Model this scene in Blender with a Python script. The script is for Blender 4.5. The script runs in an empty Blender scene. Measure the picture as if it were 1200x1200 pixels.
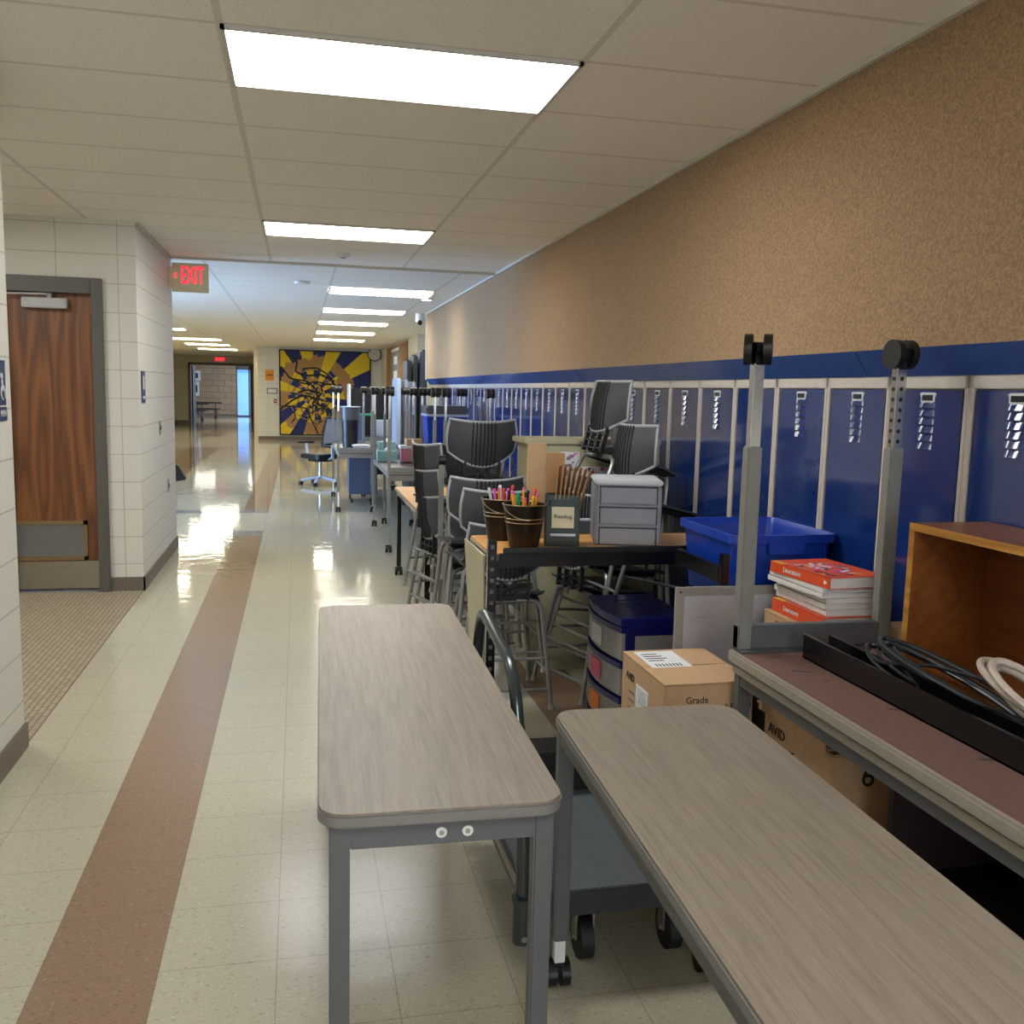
import bpy, bmesh, math, random
from mathutils import Vector, Matrix, Euler
C = bpy.context.scene.collection
SC = bpy.context.scene
PI = math.pi
random.seed(7)
# ---------------- camera ----------------
CAMZ = 1.544
PITCH, YAW, ROLL, FPX = 0.12603565, 0.22432396, 0.02421586, 1105.6
fw = Vector((math.sin(YAW)*math.cos(PITCH), math.cos(YAW)*math.cos(PITCH), -math.sin(PITCH)))
rt = Vector((math.cos(YAW), -math.sin(YAW), 0)); up = rt.cross(fw)
r2 = rt*math.cos(ROLL)+up*math.sin(ROLL); u2 = -rt*math.sin(ROLL)+up*math.cos(ROLL)
cd = bpy.data.cameras.new('camera'); cam = bpy.data.objects.new('camera', cd); C.objects.link(cam)
cam.matrix_world = Matrix(((r2.x, u2.x, -fw.x, 0), (r2.y, u2.y, -fw.y, 0), (r2.z, u2.z, -fw.z, CAMZ), (0, 0, 0, 1)))
cd.sensor_width = 36; cd.sensor_height = 36; cd.lens = 36*FPX/1200; cd.clip_start = .05; cd.clip_end = 300
SC.camera = cam
# ---------------- world, exposure ----------------
w = bpy.data.worlds.new('sky'); SC.world = w; w.use_nodes = True
bg = w.node_tree.nodes['Background']; bg.inputs[0].default_value = (.14, .36, .95, 1); bg.inputs[1].default_value = 1.3
SC.view_settings.view_transform = 'Standard'; SC.view_settings.look = 'None'
SC.view_settings.exposure = 0.72; SC.view_settings.gamma = 1.0; SC.view_settings.use_curve_mapping = False
LAMP = 12.0      # strength of the ceiling lamps' diffusers
# daylight falling in through the left hand windows of the crossing
def daylight(name, loc, rot, sx, sy, power, col):
    l = bpy.data.lights.new(name, 'AREA'); l.shape = 'RECTANGLE'; l.size = sx; l.size_y = sy; l.energy = power; l.color = col
    o = bpy.data.objects.new(name, l); C.objects.link(o); o.location = loc; o.rotation_euler = rot; return o
daylight('daylight', (-6.5, 11.9, 1.4), (0, -PI/2, 0), 2.1, 2.8, 620, (.50, .66, 1.0))

daylight('back_fill_light', (.4, -6.85, 1.5), (PI/2+.12, 0, 0), 2.4, 2.0, 90, (.80, .88, 1.0))  # added fill from behind the viewer, brightens surfaces facing the camera
daylight('daylight_commons', (1.0, 46.5, 2.0), (0, PI/2, 0), 3, 5, 250, (.6, .75, 1.0))

# ---------------- materials ----------------
def lin(c):
    return tuple((x/12.92 if x <= .04045 else ((x+.055)/1.055)**2.4) for x in c)
def hexc(h):
    return lin(tuple(int(h[i:i+2], 16)/255 for i in (0, 2, 4)))+(1,)
class NT:
    def __init__(s, name):
        s.m = bpy.data.materials.new(name); s.m.use_nodes = True; s.t = s.m.node_tree
        s.b = s.t.nodes['Principled BSDF']
    def n(s, typ, **kw):
        nd = s.t.nodes.new(typ)
        for k, v in kw.items():
            if k in nd.inputs: nd.inputs[k].default_value = v
            else: setattr(nd, k, v)
        return nd
    def l(s, a, b): s.t.links.new(a, b)
    def math(s, op, a, b=None, c=None):
        nd = s.t.nodes.new('ShaderNodeMath'); nd.operation = op
        for i, x in enumerate((a, b, c)):
            if x is None: continue
            if isinstance(x, (int, float)): nd.inputs[i].default_value = x
            else: s.l(x, nd.inputs[i])
        return nd.outputs[0]
    def mix(s, f, a, b, mode='MIX'):
        nd = s.t.nodes.new('ShaderNodeMix'); nd.data_type = 'RGBA'; nd.blend_type = mode
        for i, x in ((0, f), (6, a), (7, b)):
            if isinstance(x, (int, float, tuple)): nd.inputs[i].default_value = x
            else: s.l(x, nd.inputs[i])
        return nd.outputs[2]
    def bump(s, h, st, dist=.01):
        nd = s.n('ShaderNodeBump'); nd.inputs['Strength'].default_value = st; nd.inputs['Distance'].default_value = dist
        s.l(h, nd.inputs['Height']); s.l(nd.outputs[0], s.b.inputs['Normal'])
    def coords(s, scale=(1, 1, 1), rot=(0, 0, 0)):
        tc = s.n('ShaderNodeTexCoord'); mp = s.n('ShaderNodeMapping'); s.l(tc.outputs['Object'], mp.inputs[0])
        mp.inputs['Scale'].default_value = scale; mp.inputs['Rotation'].default_value = rot
        return mp.outputs[0]
    def noise(s, vec, sc, det=3, rough=.5):
        nd = s.n('ShaderNodeTexNoise'); nd.inputs['Scale'].default_value = sc; nd.inputs['Detail'].default_value = det
        nd.inputs['Roughness'].default_value = rough
        s.l(vec, nd.inputs['Vector']); return nd.outputs[0]
def plain(name, hx, rough=.5, metal=0, var=.06, spec=.5, coat=0, bump=0, nscale=30):
    t = NT(name); col = hexc(hx)
    v = t.coords(); nz = t.noise(v, nscale, 3)
    d = tuple(c*(1-var*2) for c in col[:3])+(1,); e = tuple(min(1, c*(1+var*2)) for c in col[:3])+(1,)
    t.l(t.mix(nz, d, e), t.b.inputs['Base Color'])
    t.b.inputs['Roughness'].default_value = rough; t.b.inputs['Metallic'].default_value = metal
    t.b.inputs['Specular IOR Level'].default_value = spec
    if coat: t.b.inputs['Coat Weight'].default_value = coat
    if bump: t.bump(t.noise(v, nscale*8, 2), bump, .002)
    return t.m
def emis(name, hx, st):
    t = NT(name); t.b.inputs['Base Color'].default_value = hexc(hx)
    t.b.inputs['Emission Color'].default_value = hexc(hx); t.b.inputs['Emission Strength'].default_value = st; return t.m
def wood(name, a, b, c, sx=1, axis='Y', ring=14, rough=.42, fine=90, amt=.55, straight=False):
    t = NT(name)
    sc = {'Y': (1, .09, 1), 'X': (.09, 1, 1), 'Z': (1, 1, .09)}[axis]
    sc = tuple(x*(.6 if x < 1 and straight else 1) for x in sc)
    v = t.coords(sc)
    w1 = t.noise(v, ring*sx, 2, .4)
    rings = t.math('FRACT', t.math('MULTIPLY', w1, 9 if not straight else 7))
    rings = t.math('ABSOLUTE', t.math('SUBTRACT', t.math('MULTIPLY', rings, 2), 1))
    fin = t.noise(t.coords({'Y': (1, .03, 1), 'X': (.03, 1, 1), 'Z': (1, 1, .03)}[axis]), fine, 3, .6)
    f = t.math('ADD', t.math('MULTIPLY', rings, amt), t.math('MULTIPLY', fin, 1-amt))
    cr = t.n('ShaderNodeValToRGB'); t.l(f, cr.inputs[0])
    cr.color_ramp.elements[0].color = hexc(a); cr.color_ramp.elements[0].position = .15
    cr.color_ramp.elements[1].color = hexc(c); cr.color_ramp.elements[1].position = .8
    e = cr.color_ramp.elements.new(.45); e.color = hexc(b)
    t.l(cr.outputs[0], t.b.inputs['Base Color']); t.b.inputs['Roughness'].default_value = rough
    t.bump(fin, .06, .002); return t.m
def block(name, hx, mortar, axis, bw=.41, bh=.2045, offs=0, ms=.004, rough=.55, x0=0, z0=0, var=.0):
    t = NT(name); tc = t.n('ShaderNodeTexCoord'); sp = t.n('ShaderNodeSeparateXYZ'); t.l(tc.outputs['Object'], sp.inputs[0])
    cb = t.n('ShaderNodeCombineXYZ')
    src = sp.outputs[0] if axis == 'X' else sp.outputs[1]
    t.l(t.math('ADD', src, 40*bw+x0), cb.inputs[0]); t.l(t.math('ADD', sp.outputs[2], z0), cb.inputs[1])
    br = t.n('ShaderNodeTexBrick', offset=offs, squash=1); t.l(cb.outputs[0], br.inputs['Vector'])
    c = hexc(hx); d = tuple(x*(1-var) for x in c[:3])+(1,)
    for k, v in (('Color1', c), ('Color2', d), ('Mortar', hexc(mortar)), ('Scale', 1.0), ('Mortar Size', ms), ('Mortar Smooth', .3), ('Brick Width', bw), ('Row Height', bh)):
        br.inputs[k].default_value = v
    nz = t.noise(cb.outputs[0], 60, 3); big = t.noise(cb.outputs[0], 2, 2)
    t.l(t.mix(.06, br.outputs[0], big, 'MULTIPLY'), t.b.inputs['Base Color'])
    t.b.inputs['Roughness'].default_value = rough
    t.bump(t.math('ADD', t.math('MULTIPLY', br.outputs['Fac'], -1), t.math('MULTIPLY', nz, .25)), .5, .004)
    return t.m
def vct(name, hx, dark, light, rough=.11):
    t = NT(name); tc = t.n('ShaderNodeTexCoord'); sp = t.n('ShaderNodeSeparateXYZ'); t.l(tc.outputs['Object'], sp.inputs[0])
    v = tc.outputs['Object']
    def grid(o, off):
        f = t.math('FRACT', t.math('DIVIDE', t.math('ADD', o, off), .3048))
        f = t.math('ABSOLUTE', t.math('SUBTRACT', f, .5)); return t.math('GREATER_THAN', f, .4955)
    g = t.math('MAXIMUM', grid(sp.outputs[0], .367+30.48), grid(sp.outputs[1], -2.465+30.48))
    mp = t.n('ShaderNodeMapping'); t.l(v, mp.inputs[0]); mp.inputs['Scale'].default_value = (1, 2.2, 1)
    sp1 = t.noise(mp.outputs[0], 48, 3, .75); sp2 = t.noise(v, 90, 2, .6); big = t.noise(v, .8, 2)
    darks = t.math('GREATER_THAN', sp1, .61); lights = t.math('GREATER_THAN', sp2, .63)
    col = t.mix(t.math('MULTIPLY', darks, .45), hexc(hx), hexc(dark)); col = t.mix(t.math('MULTIPLY', lights, .35), col, hexc(light))
    col = t.mix(.1, col, big, 'MULTIPLY'); col = t.mix(t.math('MULTIPLY', g, .5), col, hexc('6b6a5c'))
    t.l(col, t.b.inputs['Base Color'])
    rr = t.n('ShaderNodeMapRange'); t.l(t.noise(v, 2.5, 4), rr.inputs[0]); rr.inputs[3].default_value = rough-.005; rr.inputs[4].default_value = rough+.005
    wear = t.n('ShaderNodeMapRange'); t.l(sp.outputs[1], wear.inputs[0]); wear.inputs[1].default_value = 3.5; wear.inputs[2].default_value = 8.5; wear.inputs[3].default_value = .13; wear.inputs[4].default_value = -.05
    t.l(t.math('ADD', rr.outputs[0], wear.outputs[0]), t.b.inputs['Roughness'])
    wv = t.n('ShaderNodeMapping'); t.l(v, wv.inputs[0]); wv.inputs['Scale'].default_value = (1.0, 1.6, 1)
    t.bump(t.math('ADD', t.noise(wv.outputs[0], 4.5, 2), t.math('MULTIPLY', g, -.05)), .16, .01)
    return t.m
def ceilmat(name, gx, gy):
    t = NT(name); tc = t.n('ShaderNodeTexCoord'); sp = t.n('ShaderNodeSeparateXYZ'); t.l(tc.outputs['Object'], sp.inputs[0])
    def grid(o, off, per, half):
        f = t.math('FRACT', t.math('DIVIDE', t.math('ADD', o, off), per))
        f = t.math('ABSOLUTE', t.math('SUBTRACT', f, .5)); return t.math('GREATER_THAN', f, .5-half/per)
    g = t.math('MAXIMUM', grid(sp.outputs[0], -gx+24*1.2192, 1.2192, .013), grid(sp.outputs[1], -gy+40*.6096, .6096, .011))
    nz = t.noise(tc.outputs['Object'], 95, 4, .7); pits = t.math('GREATER_THAN', nz, .585)
    col = t.mix(t.math('MULTIPLY', pits, .30), hexc('ebe6dc'), hexc('9a958b')); col = t.mix(t.math('MULTIPLY', g, .6), col, hexc('c2bcb0'))
    t.l(col, t.b.inputs['Base Color']); t.b.inputs['Roughness'].default_value = .9
    t.bump(t.math('ADD', t.math('MULTIPLY', g, -1.5), t.math('MULTIPLY', pits, -.5)), .35, .004); return t.m
def fabric(name):
    t = NT(name); v = t.coords((1, 1, 1)); n1 = t.noise(v, 105, 4, .75); n2 = t.noise(v, 3, 3)
    cr = t.n('ShaderNodeValToRGB'); t.l(n1, cr.inputs[0]); cr.color_ramp.elements[0].position = .36; cr.color_ramp.elements[1].position = .64
    cr.color_ramp.elements[0].color = hexc('7f6444'); cr.color_ramp.elements[1].color = hexc('ae8d65')
    t.l(t.mix(.12, cr.outputs[0], n2, 'MULTIPLY'), t.b.inputs['Base Color']); t.b.inputs['Roughness'].default_value = .95
    t.b.inputs['Sheen Weight'].default_value = .2; t.bump(n1, .5, .004); return t.m
def mosaic(name):
    t = NT(name); v = t.coords((1, 1, 1), (0, 0, PI/2))
    br = t.n('ShaderNodeTexBrick', offset=.5); t.l(v, br.inputs['Vector'])
    for k, x in (('Color1', hexc('a2947c')), ('Color2', hexc('988a72')), ('Mortar', hexc('6d6251')), ('Scale', 1.0), ('Mortar Size', .0035), ('Brick Width', .09), ('Row Height', .03)):
        br.inputs[k].default_value = x
    t.l(br.outputs[0], t.b.inputs['Base Color']); t.b.inputs['Roughness'].default_value = .6; return t.m
def glass(name, tint=(.85, .93, 1, 1)):
    t = NT(name); tr = t.n('ShaderNodeBsdfTransparent'); tr.inputs[0].default_value = tint
    gl = t.n('ShaderNodeBsdfGlossy'); gl.inputs['Roughness'].default_value = .02
    mx = t.n('ShaderNodeMixShader'); mx.inputs[0].default_value = .12
    t.l(tr.outputs[0], mx.inputs[1]); t.l(gl.outputs[0], mx.inputs[2]); t.l(mx.outputs[0], t.t.nodes['Material Output'].inputs[0]); return t.m
M = dict(
 floor=vct('cream floor tile', 'bcb6a0', '756b55', 'e0dbcb'), stripe=vct('brown floor tile', '937a63', '5a4636', 'b9a692'),
 band=vct('blue grey floor tile', '7f868e', '5c626a', 'a9b0b6'), mosaic=mosaic('brown mosaic'),
 ceil=ceilmat('ceiling tile', -.2407, 3.3288), ceil2=ceilmat('ceiling tile far', .36, 9.25), fabric=fabric('tan fabric wall'),
 bx=block('cream block x', 'dbd8cd', 'bdb9ad', 'X', x0=.03), by=block('cream block y', 'dbd8cd', 'bdb9ad', 'Y', x0=.3),
 bfar=block('cream block far', 'd8cfb2', 'c4bba0', 'X', ms=.003), bfary=block('cream block far y', 'd8cfb2', 'c4bba0', 'Y', ms=.003),
 tanb=block('tan brick', 'a48c70', '6f5d49', 'X', bw=.6, bh=.3, offs=.5, ms=.012, var=.15),
 base=plain('brown rubber base', '6f6256', .5), lamph=emis('lamp diffuser hall', 'fff6dc', LAMP*1.2), trimw=plain('white trim', 'c9c5ba', .5), lensframe=plain('lamp frame', 'c4c0b6', .5),
 lamp=emis('lamp diffuser', 'f8f8f6', LAMP), lampf=emis('lamp diffuser far', 'fff9ea', LAMP*1.1),
 frame=plain('dark grey door frame', '5a5752', .45), door=wood('oak door', '57331a', '754726', '8f5c30', axis='Z', ring=5, fine=70, rough=.4, amt=.5),
 steel=plain('brushed steel', 'a39d90', .38, .9, .05), alu=plain('aluminium', 'b9bab8', .35, .8), bronze=plain('louver bronze', '8b7553', .4, .4),
 closer=plain('closer grey', 'a9a9a6', .4, .2), blue=plain('locker blue', '0f2c68', .15, 0, .03, .8, .4), bluecap=plain('locker cap blue', '2b4a88', .25, 0, .05, .7),
 lframe=plain('locker frame grey', 'bdb5ac', .45), plate=plain('number plate', '1c2130', .3, .3), platew=plain('plate white', 'c9ced3', .4),
 topw=wood('grey oak laminate', '6a6050', '82776a', '948878', ring=15, fine=300, rough=.45, amt=.2, straight=True),
 edge=plain('grey table edge', '777370', .45), leg=plain('grey steel leg', '5f6163', .42, .25), leglt=plain('light grey leg', '85857f', .4, .25),
 chrome=plain('chrome', 'c9c9c9', .18, .95, .02), black=plain('black plastic', '0d0d0e', .38), blacks=plain('black steel', '08080a', .22, 0, .05, .6),
 rubber=plain('rubber', '151515', .6), brownb=plain('brown backing', '6b5047', .75, 0, .08, .3, 0, .2), beige=plain('beige edge', '8f877a', .5),
 oak=wood('honey oak laminate', 'b07a3c', 'c08a4a', 'ca9a5c', ring=6, fine=120, rough=.4, axis='X', amt=.35),
 cherry=wood('cherry wood', '5f2f12', '74401b', '855024', ring=4, fine=60, rough=.38, axis='Y', amt=.25),
 cherryl=wood('honey wood edge', '96601f', 'b07a30', 'c08c42', ring=6, fine=60, axis='Y'),
 shell=plain('charcoal plastic', '3a3d42', .42), shelll=plain('grey plastic', '65686b', .42), rib=plain('dark rib', '18191b', .5), tube=plain('silver paint tube', '8c8d8b', .35, .5),
 rim=plain('shell rim', '9a9da1', .4), glide=plain('glide', '9b988f', .5), deck=plain('cart deck', '555e62', .5, .3, .1, .5, 0, .1, 12), cartm=plain('cart frame', '2f3538', .4),
 handle=plain('cart handle', '424b4c', .22, .5), whiteb=plain('whiteboard', 'b3b2ba', .4), wframe=plain('board frame', '8f8b84', .5),
 card=plain('cardboard', 'b5946f', .8, 0, .06), cardd=plain('cardboard edge', '7c5f43', .85), paper=plain('paper', 'd5d8da', .7), ink=plain('ink', '1c1712', .7), inkg=plain('grey ink', '6b6f74', .7),
 navy=plain('navy plastic', '0c1260', .3), clear=plain('frosted drawer', '8f8e90', .35), pinkp=plain('pink card', 'd8617f', .6), orangep=plain('orange card', 'e0813c', .6), yelp=plain('yellow card', 'c5c25a', .6),
 gplastic=plain('grey plastic drawers', '7b7f88', .45), gplastl=plain('light grey lid', 'b3b8bc', .4), gline=plain('drawer gap', '2b2d31', .6),
 tote=plain('blue tote', '0c359a', .35), orange=plain('orange cover', 'cf4a22', .4), pages=plain('book pages', 'd2ccc7', .8), art=plain('cover art', '2d2b52', .4), yellow=plain('cover yellow', 'dca43c', .4),
 cable=plain('dark cable', '141a20', .35), cablew=plain('cream cable', 'bcaea2', .45),
 cream=plain('cream painted', 'a9a385', .5), green=plain('dark green', '0d2a20', .45), labelm=plain('cream label', 'c5c0a2', .7), bucket=plain('bronze bucket', '2e2720', .3, .7), wire=plain('wire', 'a89a80', .3, .9),
 pencil=plain('pencil orange', 'e08a2c', .5), pred=plain('pen red', 'd04436', .4), ppink=plain('pen pink', 'd24fa0', .4), pgreen=plain('pen green', '159a6a', .4), pyel=plain('pen yellow', 'e6b52e', .4), pwhite=plain('pen white', 'c9c9cf', .4), pblack=plain('pen black', '1d1d22', .4),
 woodslab=plain('brown board', 'a27a50', .7), sign=plain('exit panel', 'cdc7a6', .3), exitred=emis('exit red', 'ff1838', 1.5), navyb=plain('sign navy', '1c2e5c', .4), white=plain('white', 'd9dad8', .5),
 mesh=plain('chair mesh', '5f5c5c', .8), blueg=plain('blue grey cabinet', '4b5872', .4), teal=plain('teal box', '7fb0b0', .6), pinkb=plain('pink box', 'b7707a', .6),
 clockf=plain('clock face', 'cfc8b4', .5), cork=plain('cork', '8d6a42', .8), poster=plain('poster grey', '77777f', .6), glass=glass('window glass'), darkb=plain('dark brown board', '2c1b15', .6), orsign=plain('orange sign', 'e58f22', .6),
 redbox=plain('pull red', '9c3328', .4), sheetw=plain('pale blue sheet', 'aebdd2', .3), greyfold=plain('dark slate panel', '4a4f57', .45), mblack=plain('stroke black', '0b0c12', .7), bag=plain('bin bag', '43464a', .35),
 gtop=plain('slate table top', '3b3a39', .3),
)
# ---------------- mesh building ----------------
class MB:
    def __init__(s): s.v = []; s.f = []; s.mi = []; s.mats = []
    def mat(s, m):
        if m not in s.mats: s.mats.append(m)
        return s.mats.index(m)
    def add(s, vs, fs, m=None, X=None):
        b = len(s.v); k = s.mat(m) if m else 0
        for v in vs: s.v.append(tuple(X @ Vector(v)) if X else tuple(v))
        for f in fs: s.f.append(tuple(b+i for i in f)); s.mi.append(k)
        return s
    def box(s, x0, x1, y0, y1, z0, z1, m=None, X=None):
        return s.add([(x0, y0, z0), (x1, y0, z0), (x1, y1, z0), (x0, y1, z0), (x0, y0, z1), (x1, y0, z1), (x1, y1, z1), (x0, y1, z1)],
              [(0, 3, 2, 1), (4, 5, 6, 7), (0, 1, 5, 4), (1, 2, 6, 5), (2, 3, 7, 6), (3, 0, 4, 7)], m, X)
    def prism(s, pts, z0, z1, m=None, X=None):
        n = len(pts)
        return s.add([(p[0], p[1], z0) for p in pts]+[(p[0], p[1], z1) for p in pts],
              [tuple(reversed(range(n))), tuple(range(n, 2*n))]+[(i, (i+1) % n, n+(i+1) % n, n+i) for i in range(n)], m, X)
    def cyl(s, a, b, r, m=None, n=16, r1=None):
        a = Vector(a); b = Vector(b); d = (b-a).normalized(); r1 = r if r1 is None else r1
        p = d.orthogonal().normalized(); q = d.cross(p)
        vs = [tuple(a+(p*math.cos(t)+q*math.sin(t))*r) for t in [2*PI*i/n for i in range(n)]]+[tuple(b+(p*math.cos(t)+q*math.sin(t))*r1) for t in [2*PI*i/n for i in range(n)]]
        return s.add(vs, [tuple(reversed(range(n))), tuple(range(n, 2*n))]+[(i, (i+1) % n, n+(i+1) % n, n+i) for i in range(n)], m)
    def tube(s, pts, r, m=None, n=10, fil=.05, closed=False, k=5):
        P = [Vector(p) for p in pts]; out = []
        if closed: P2 = P
        if not closed and fil > 0:
            out.append(P[0])
            for i in range(1, len(P)-1):
                a, b, c = P[i-1], P[i], P[i+1]
                l = min(fil, (a-b).length*.48, (c-b).length*.48)
                A = b+(a-b).normalized()*l; B = b+(c-b).normalized()*l
                for j in range(k+1):
                    t = j/k; out.append(A*(1-t)**2+b*2*t*(1-t)+B*t*t)
            out.append(P[-1])
        else: out = P
        N = len(out); T = []
        for i in range(N):
            if closed: T.append((out[(i+1) % N]-out[i-1]).normalized())
            else: T.append((out[min(i+1, N-1)]-out[max(i-1, 0)]).normalized())
        p = T[0].orthogonal().normalized(); vs = []
        for i in range(N):
            p = (p-T[i]*p.dot(T[i])); p = p.normalized() if p.length > 1e-6 else T[i].orthogonal().normalized()
            q = T[i].cross(p)
            for j in range(n):
                a = 2*PI*j/n; vs.append(tuple(out[i]+(p*math.cos(a)+q*math.sin(a))*r))
        fs = []
        for i in range(N if closed else N-1):
            i2 = (i+1) % N
            for j in range(n): fs.append((i*n+j, i*n+(j+1) % n, i2*n+(j+1) % n, i2*n+j))
        if not closed: fs += [tuple(reversed(range(n))), tuple(range((N-1)*n, N*n))]
        return s.add(vs, fs, m)
    def sheet(s, fn, nu, nv, off, m=None, m2=None):
        # closed curved sheet: fn(u,v) -> point, off = thickness vector
        off = Vector(off); A = []; B = []
        for j in range(nv+1):
            for i in range(nu+1):
                p = Vector(fn(-1+2*i/nu, j/nv)); A.append(tuple(p)); B.append(tuple(p+off))
        n = nu+1; L = len(A); f1 = []; f2 = []; e = []
        for j in range(nv):
            for i in range(nu):
                a = j*n+i; f1.append((a, a+1, a+n+1, a+n)); f2.append((L+a, L+a+n, L+a+n+1, L+a+1))
        for i in range(nu): e += [(i+1, i, L+i, L+i+1), (nv*n+i, nv*n+i+1, L+nv*n+i+1, L+nv*n+i)]
        for j in range(nv): a = j*n; b = a+nu; e += [(a, a+n, L+a+n, L+a), (b+n, b, L+b, L+b+n)]
        b0 = len(s.v); s.v += A+B; k = s.mat(m) if m else 0; k2 = s.mat(m2) if m2 else k
        for f in f1+e: s.f.append(tuple(b0+i for i in f)); s.mi.append(k)
        for f in f2: s.f.append(tuple(b0+i for i in f)); s.mi.append(k2)
        return s
    def build(s, name, m=None, parent=None, smooth=None, bevel=0, loc=None):
        me = bpy.data.meshes.new(name); me.from_pydata(s.v, [], s.f)
        mats = s.mats if s.mats else [m]
        for x in mats: me.materials.append(x)
        if s.mats: me.polygons.foreach_set('material_index', s.mi)
        bm = bmesh.new(); bm.from_mesh(me)
        if bevel:
            es = [e for e in bm.edges if len(e.link_faces) == 2 and e.calc_face_angle(0) > .6]
            bmesh.ops.bevel(bm, geom=es, offset=bevel, segments=2, affect='EDGES', clamp_overlap=True)
        bmesh.ops.recalc_face_normals(bm, faces=bm.faces); bm.to_mesh(me); bm.free()
        if smooth is None: smooth = True
        if smooth:
            for p in me.polygons: p.use_smooth = True
            try: me.set_sharp_from_angle(angle=.6)
            except Exception: pass
        o = bpy.data.objects.new(name, me); C.objects.link(o)
        if parent: o.parent = parent
        if loc: o.location = loc
        return o
def tag(o, label=None, cat=None, group=None, kind=None):
    for k, v in (('label', label), ('category', cat), ('group', group), ('kind', kind)):
        if v: o[k] = v
    return o
def thing(name, label, cat, loc=(0, 0, 0), rot=(0, 0, 0), group=None):
    o = bpy.data.objects.new(name, None); C.objects.link(o); o.empty_display_size = .1
    o.location = loc; o.rotation_euler = rot; return tag(o, label, cat, group)
def children(o): return [c for c in bpy.data.objects if c.parent == o]
def copy_tree(o, parent=None):
    c = o.copy(); C.objects.link(c); c.parent = parent
    for ch in KIDS(o): copy_tree(ch, c)
    return c
def KIDS(o): return list(o.children)
def place(proto, first, loc, rot=(0, 0, 0), label=None, group=None):
    bpy.context.view_layer.update()
    o = proto if first else copy_tree(proto)
    o.location = loc; o.rotation_euler = rot
    if label: o['label'] = label
    if group: o['group'] = group
    return o
def st(name, m, x0, x1, y0, y1, z0, z1, smooth=False):
    o = MB().box(x0, x1, y0, y1, z0, z1).build(name, m, smooth=False); o['kind'] = 'structure'; return o
def text(s, name, size, m, parent, loc, rot, depth=.0006, align='CENTER'):
    cu = bpy.data.curves.new('t', 'FONT'); cu.body = s; cu.size = size; cu.extrude = depth; cu.align_x = align; cu.align_y = 'CENTER'; cu.resolution_u = 3
    t = bpy.data.objects.new('t', cu); C.objects.link(t)
    bpy.context.view_layer.update()
    me = bpy.data.meshes.new_from_object(t.evaluated_get(bpy.context.evaluated_depsgraph_get()))
    bpy.data.objects.remove(t); me.materials.clear(); me.materials.append(m)
    o = bpy.data.objects.new(name, me); C.objects.link(o); o.parent = parent; o.location = loc; o.rotation_euler = rot; return o
def rrect(x0, x1, y0, y1, r, n=6):
    pts = []
    for cx, cy, a0 in ((x1-r, y1-r, 0), (x0+r, y1-r, 90), (x0+r, y0+r, 180), (x1-r, y0+r, 270)):
        for i in range(n+1):
            a = math.radians(a0+90*i/n); pts.append((cx+r*math.cos(a), cy+r*math.sin(a)))
    return pts

# ---------------- the setting ----------------
H = 2.695; XW = 1.90; XL = 1.96; XB = -1.137
st('floor', M['floor'], -8, 4.5, -7, 60, -.1, 0)
def inlay(n, m, x0, x1, y0, y1, z=.0008): return st('trim_%d' % n, m, x0, x1, y0, y1, 0, z)
inlay(1, M['stripe'], -.672, -.367, -7, 10.08); inlay(2, M['band'], -.672, -.367, 10.08, 10.39)
inlay(3, M['band'], -1.6, -.367, 11.9, 12.2); inlay(4, M['stripe'], -.672, -.367, 12.2, 24.3)
inlay(5, M['stripe'], 1.157, 1.462, -7, 7.0); inlay(6, M['stripe'], -2.6, -1.9, 14, 24.5); inlay(7, M['mosaic'], -4.0, XB, 4.21, 7.40, .002)
inlay(8, M['band'], -4.5, 2.4, 24.5, 24.8); inlay(9, M['stripe'], -2.9, -2.3, 30, 39)
st('ceiling', M['ceil'], -4.2, 2.4, -7, 9.25, H, H+.1)
o = st('ceiling_far', M['ceil2'], -8, 4.5, 9.25, 60, H+.004, H+.1)
st('trim_10', M['trimw'], -1.14, XW, 9.22, 9.262, H-.022, H+.001)
st('wall_right', M['fabric'], XW, 2.4, -7, 14.42, 1.713, H)
st('wall_right_low', M['bx'], 2.33, 2.4, -7, 14.42, 0, 1.713)
st('trim_11', M['trimw'], XW-.012, XW+.02, 14.40, 14.44, 1.70, H)
st('trim_12', M['trimw'], XW-.02, XW, -7, 14.4, H-.02, H)
st('wall_left', M['by'], XB-.3, XB, -7, 4.21, 0, H)
st('baseboard_left', M['base'], XB, XB+.012, -7, 4.215, 0, .105)
st('wall_alcove', M['bx'], -1.365, XB, 7.40, 9.42, 0, H)
st('wall_alcove_above', M['bx'], -4.0, -1.365, 7.40, 7.6, 2.28, H)
st('wall_alcove_left', M['bx'], -4.0, -2.09, 7.40, 7.6, 0, 2.28)
st('wall_alcove_side', M['by'], -4.1, -4.0, 4.2, 7.6, 0, H)
st('wall_alcove_near', M['bx'], -4.0, XB-.3, 4.11, 4.21, 0, H)
st('baseboard_corner', M['base'], -1.36, XB+.012, 7.388, 7.40, 0, .105)
st('baseboard_corner_side', M['base'], XB, XB+.012, 7.388, 9.43, 0, .105)
st('trim_13', M['trimw'], XB, XB+.02, 7.4, 9.3, H-.02, H)
st('wall_back', M['bx'], -2, 2.4, -7.2, -7.1, 0, H)
wb_ = thing('added_back_window', None, None); wb_['kind'] = 'structure'  # unseen window made up to go with the fill light behind the viewer
MB().box(-.9, -.82, -7.1, -7.0, .3, 2.6).box(1.62, 1.7, -7.1, -7.0, .3, 2.6).box(-.9, 1.7, -7.1, -7.0, .3, .38).box(-.9, 1.7, -7.1, -7.0, 2.52, 2.6).box(.36, .44, -7.1, -7.0, .3, 2.6).build('window_frame', M['frame'], wb_, smooth=False)
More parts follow.
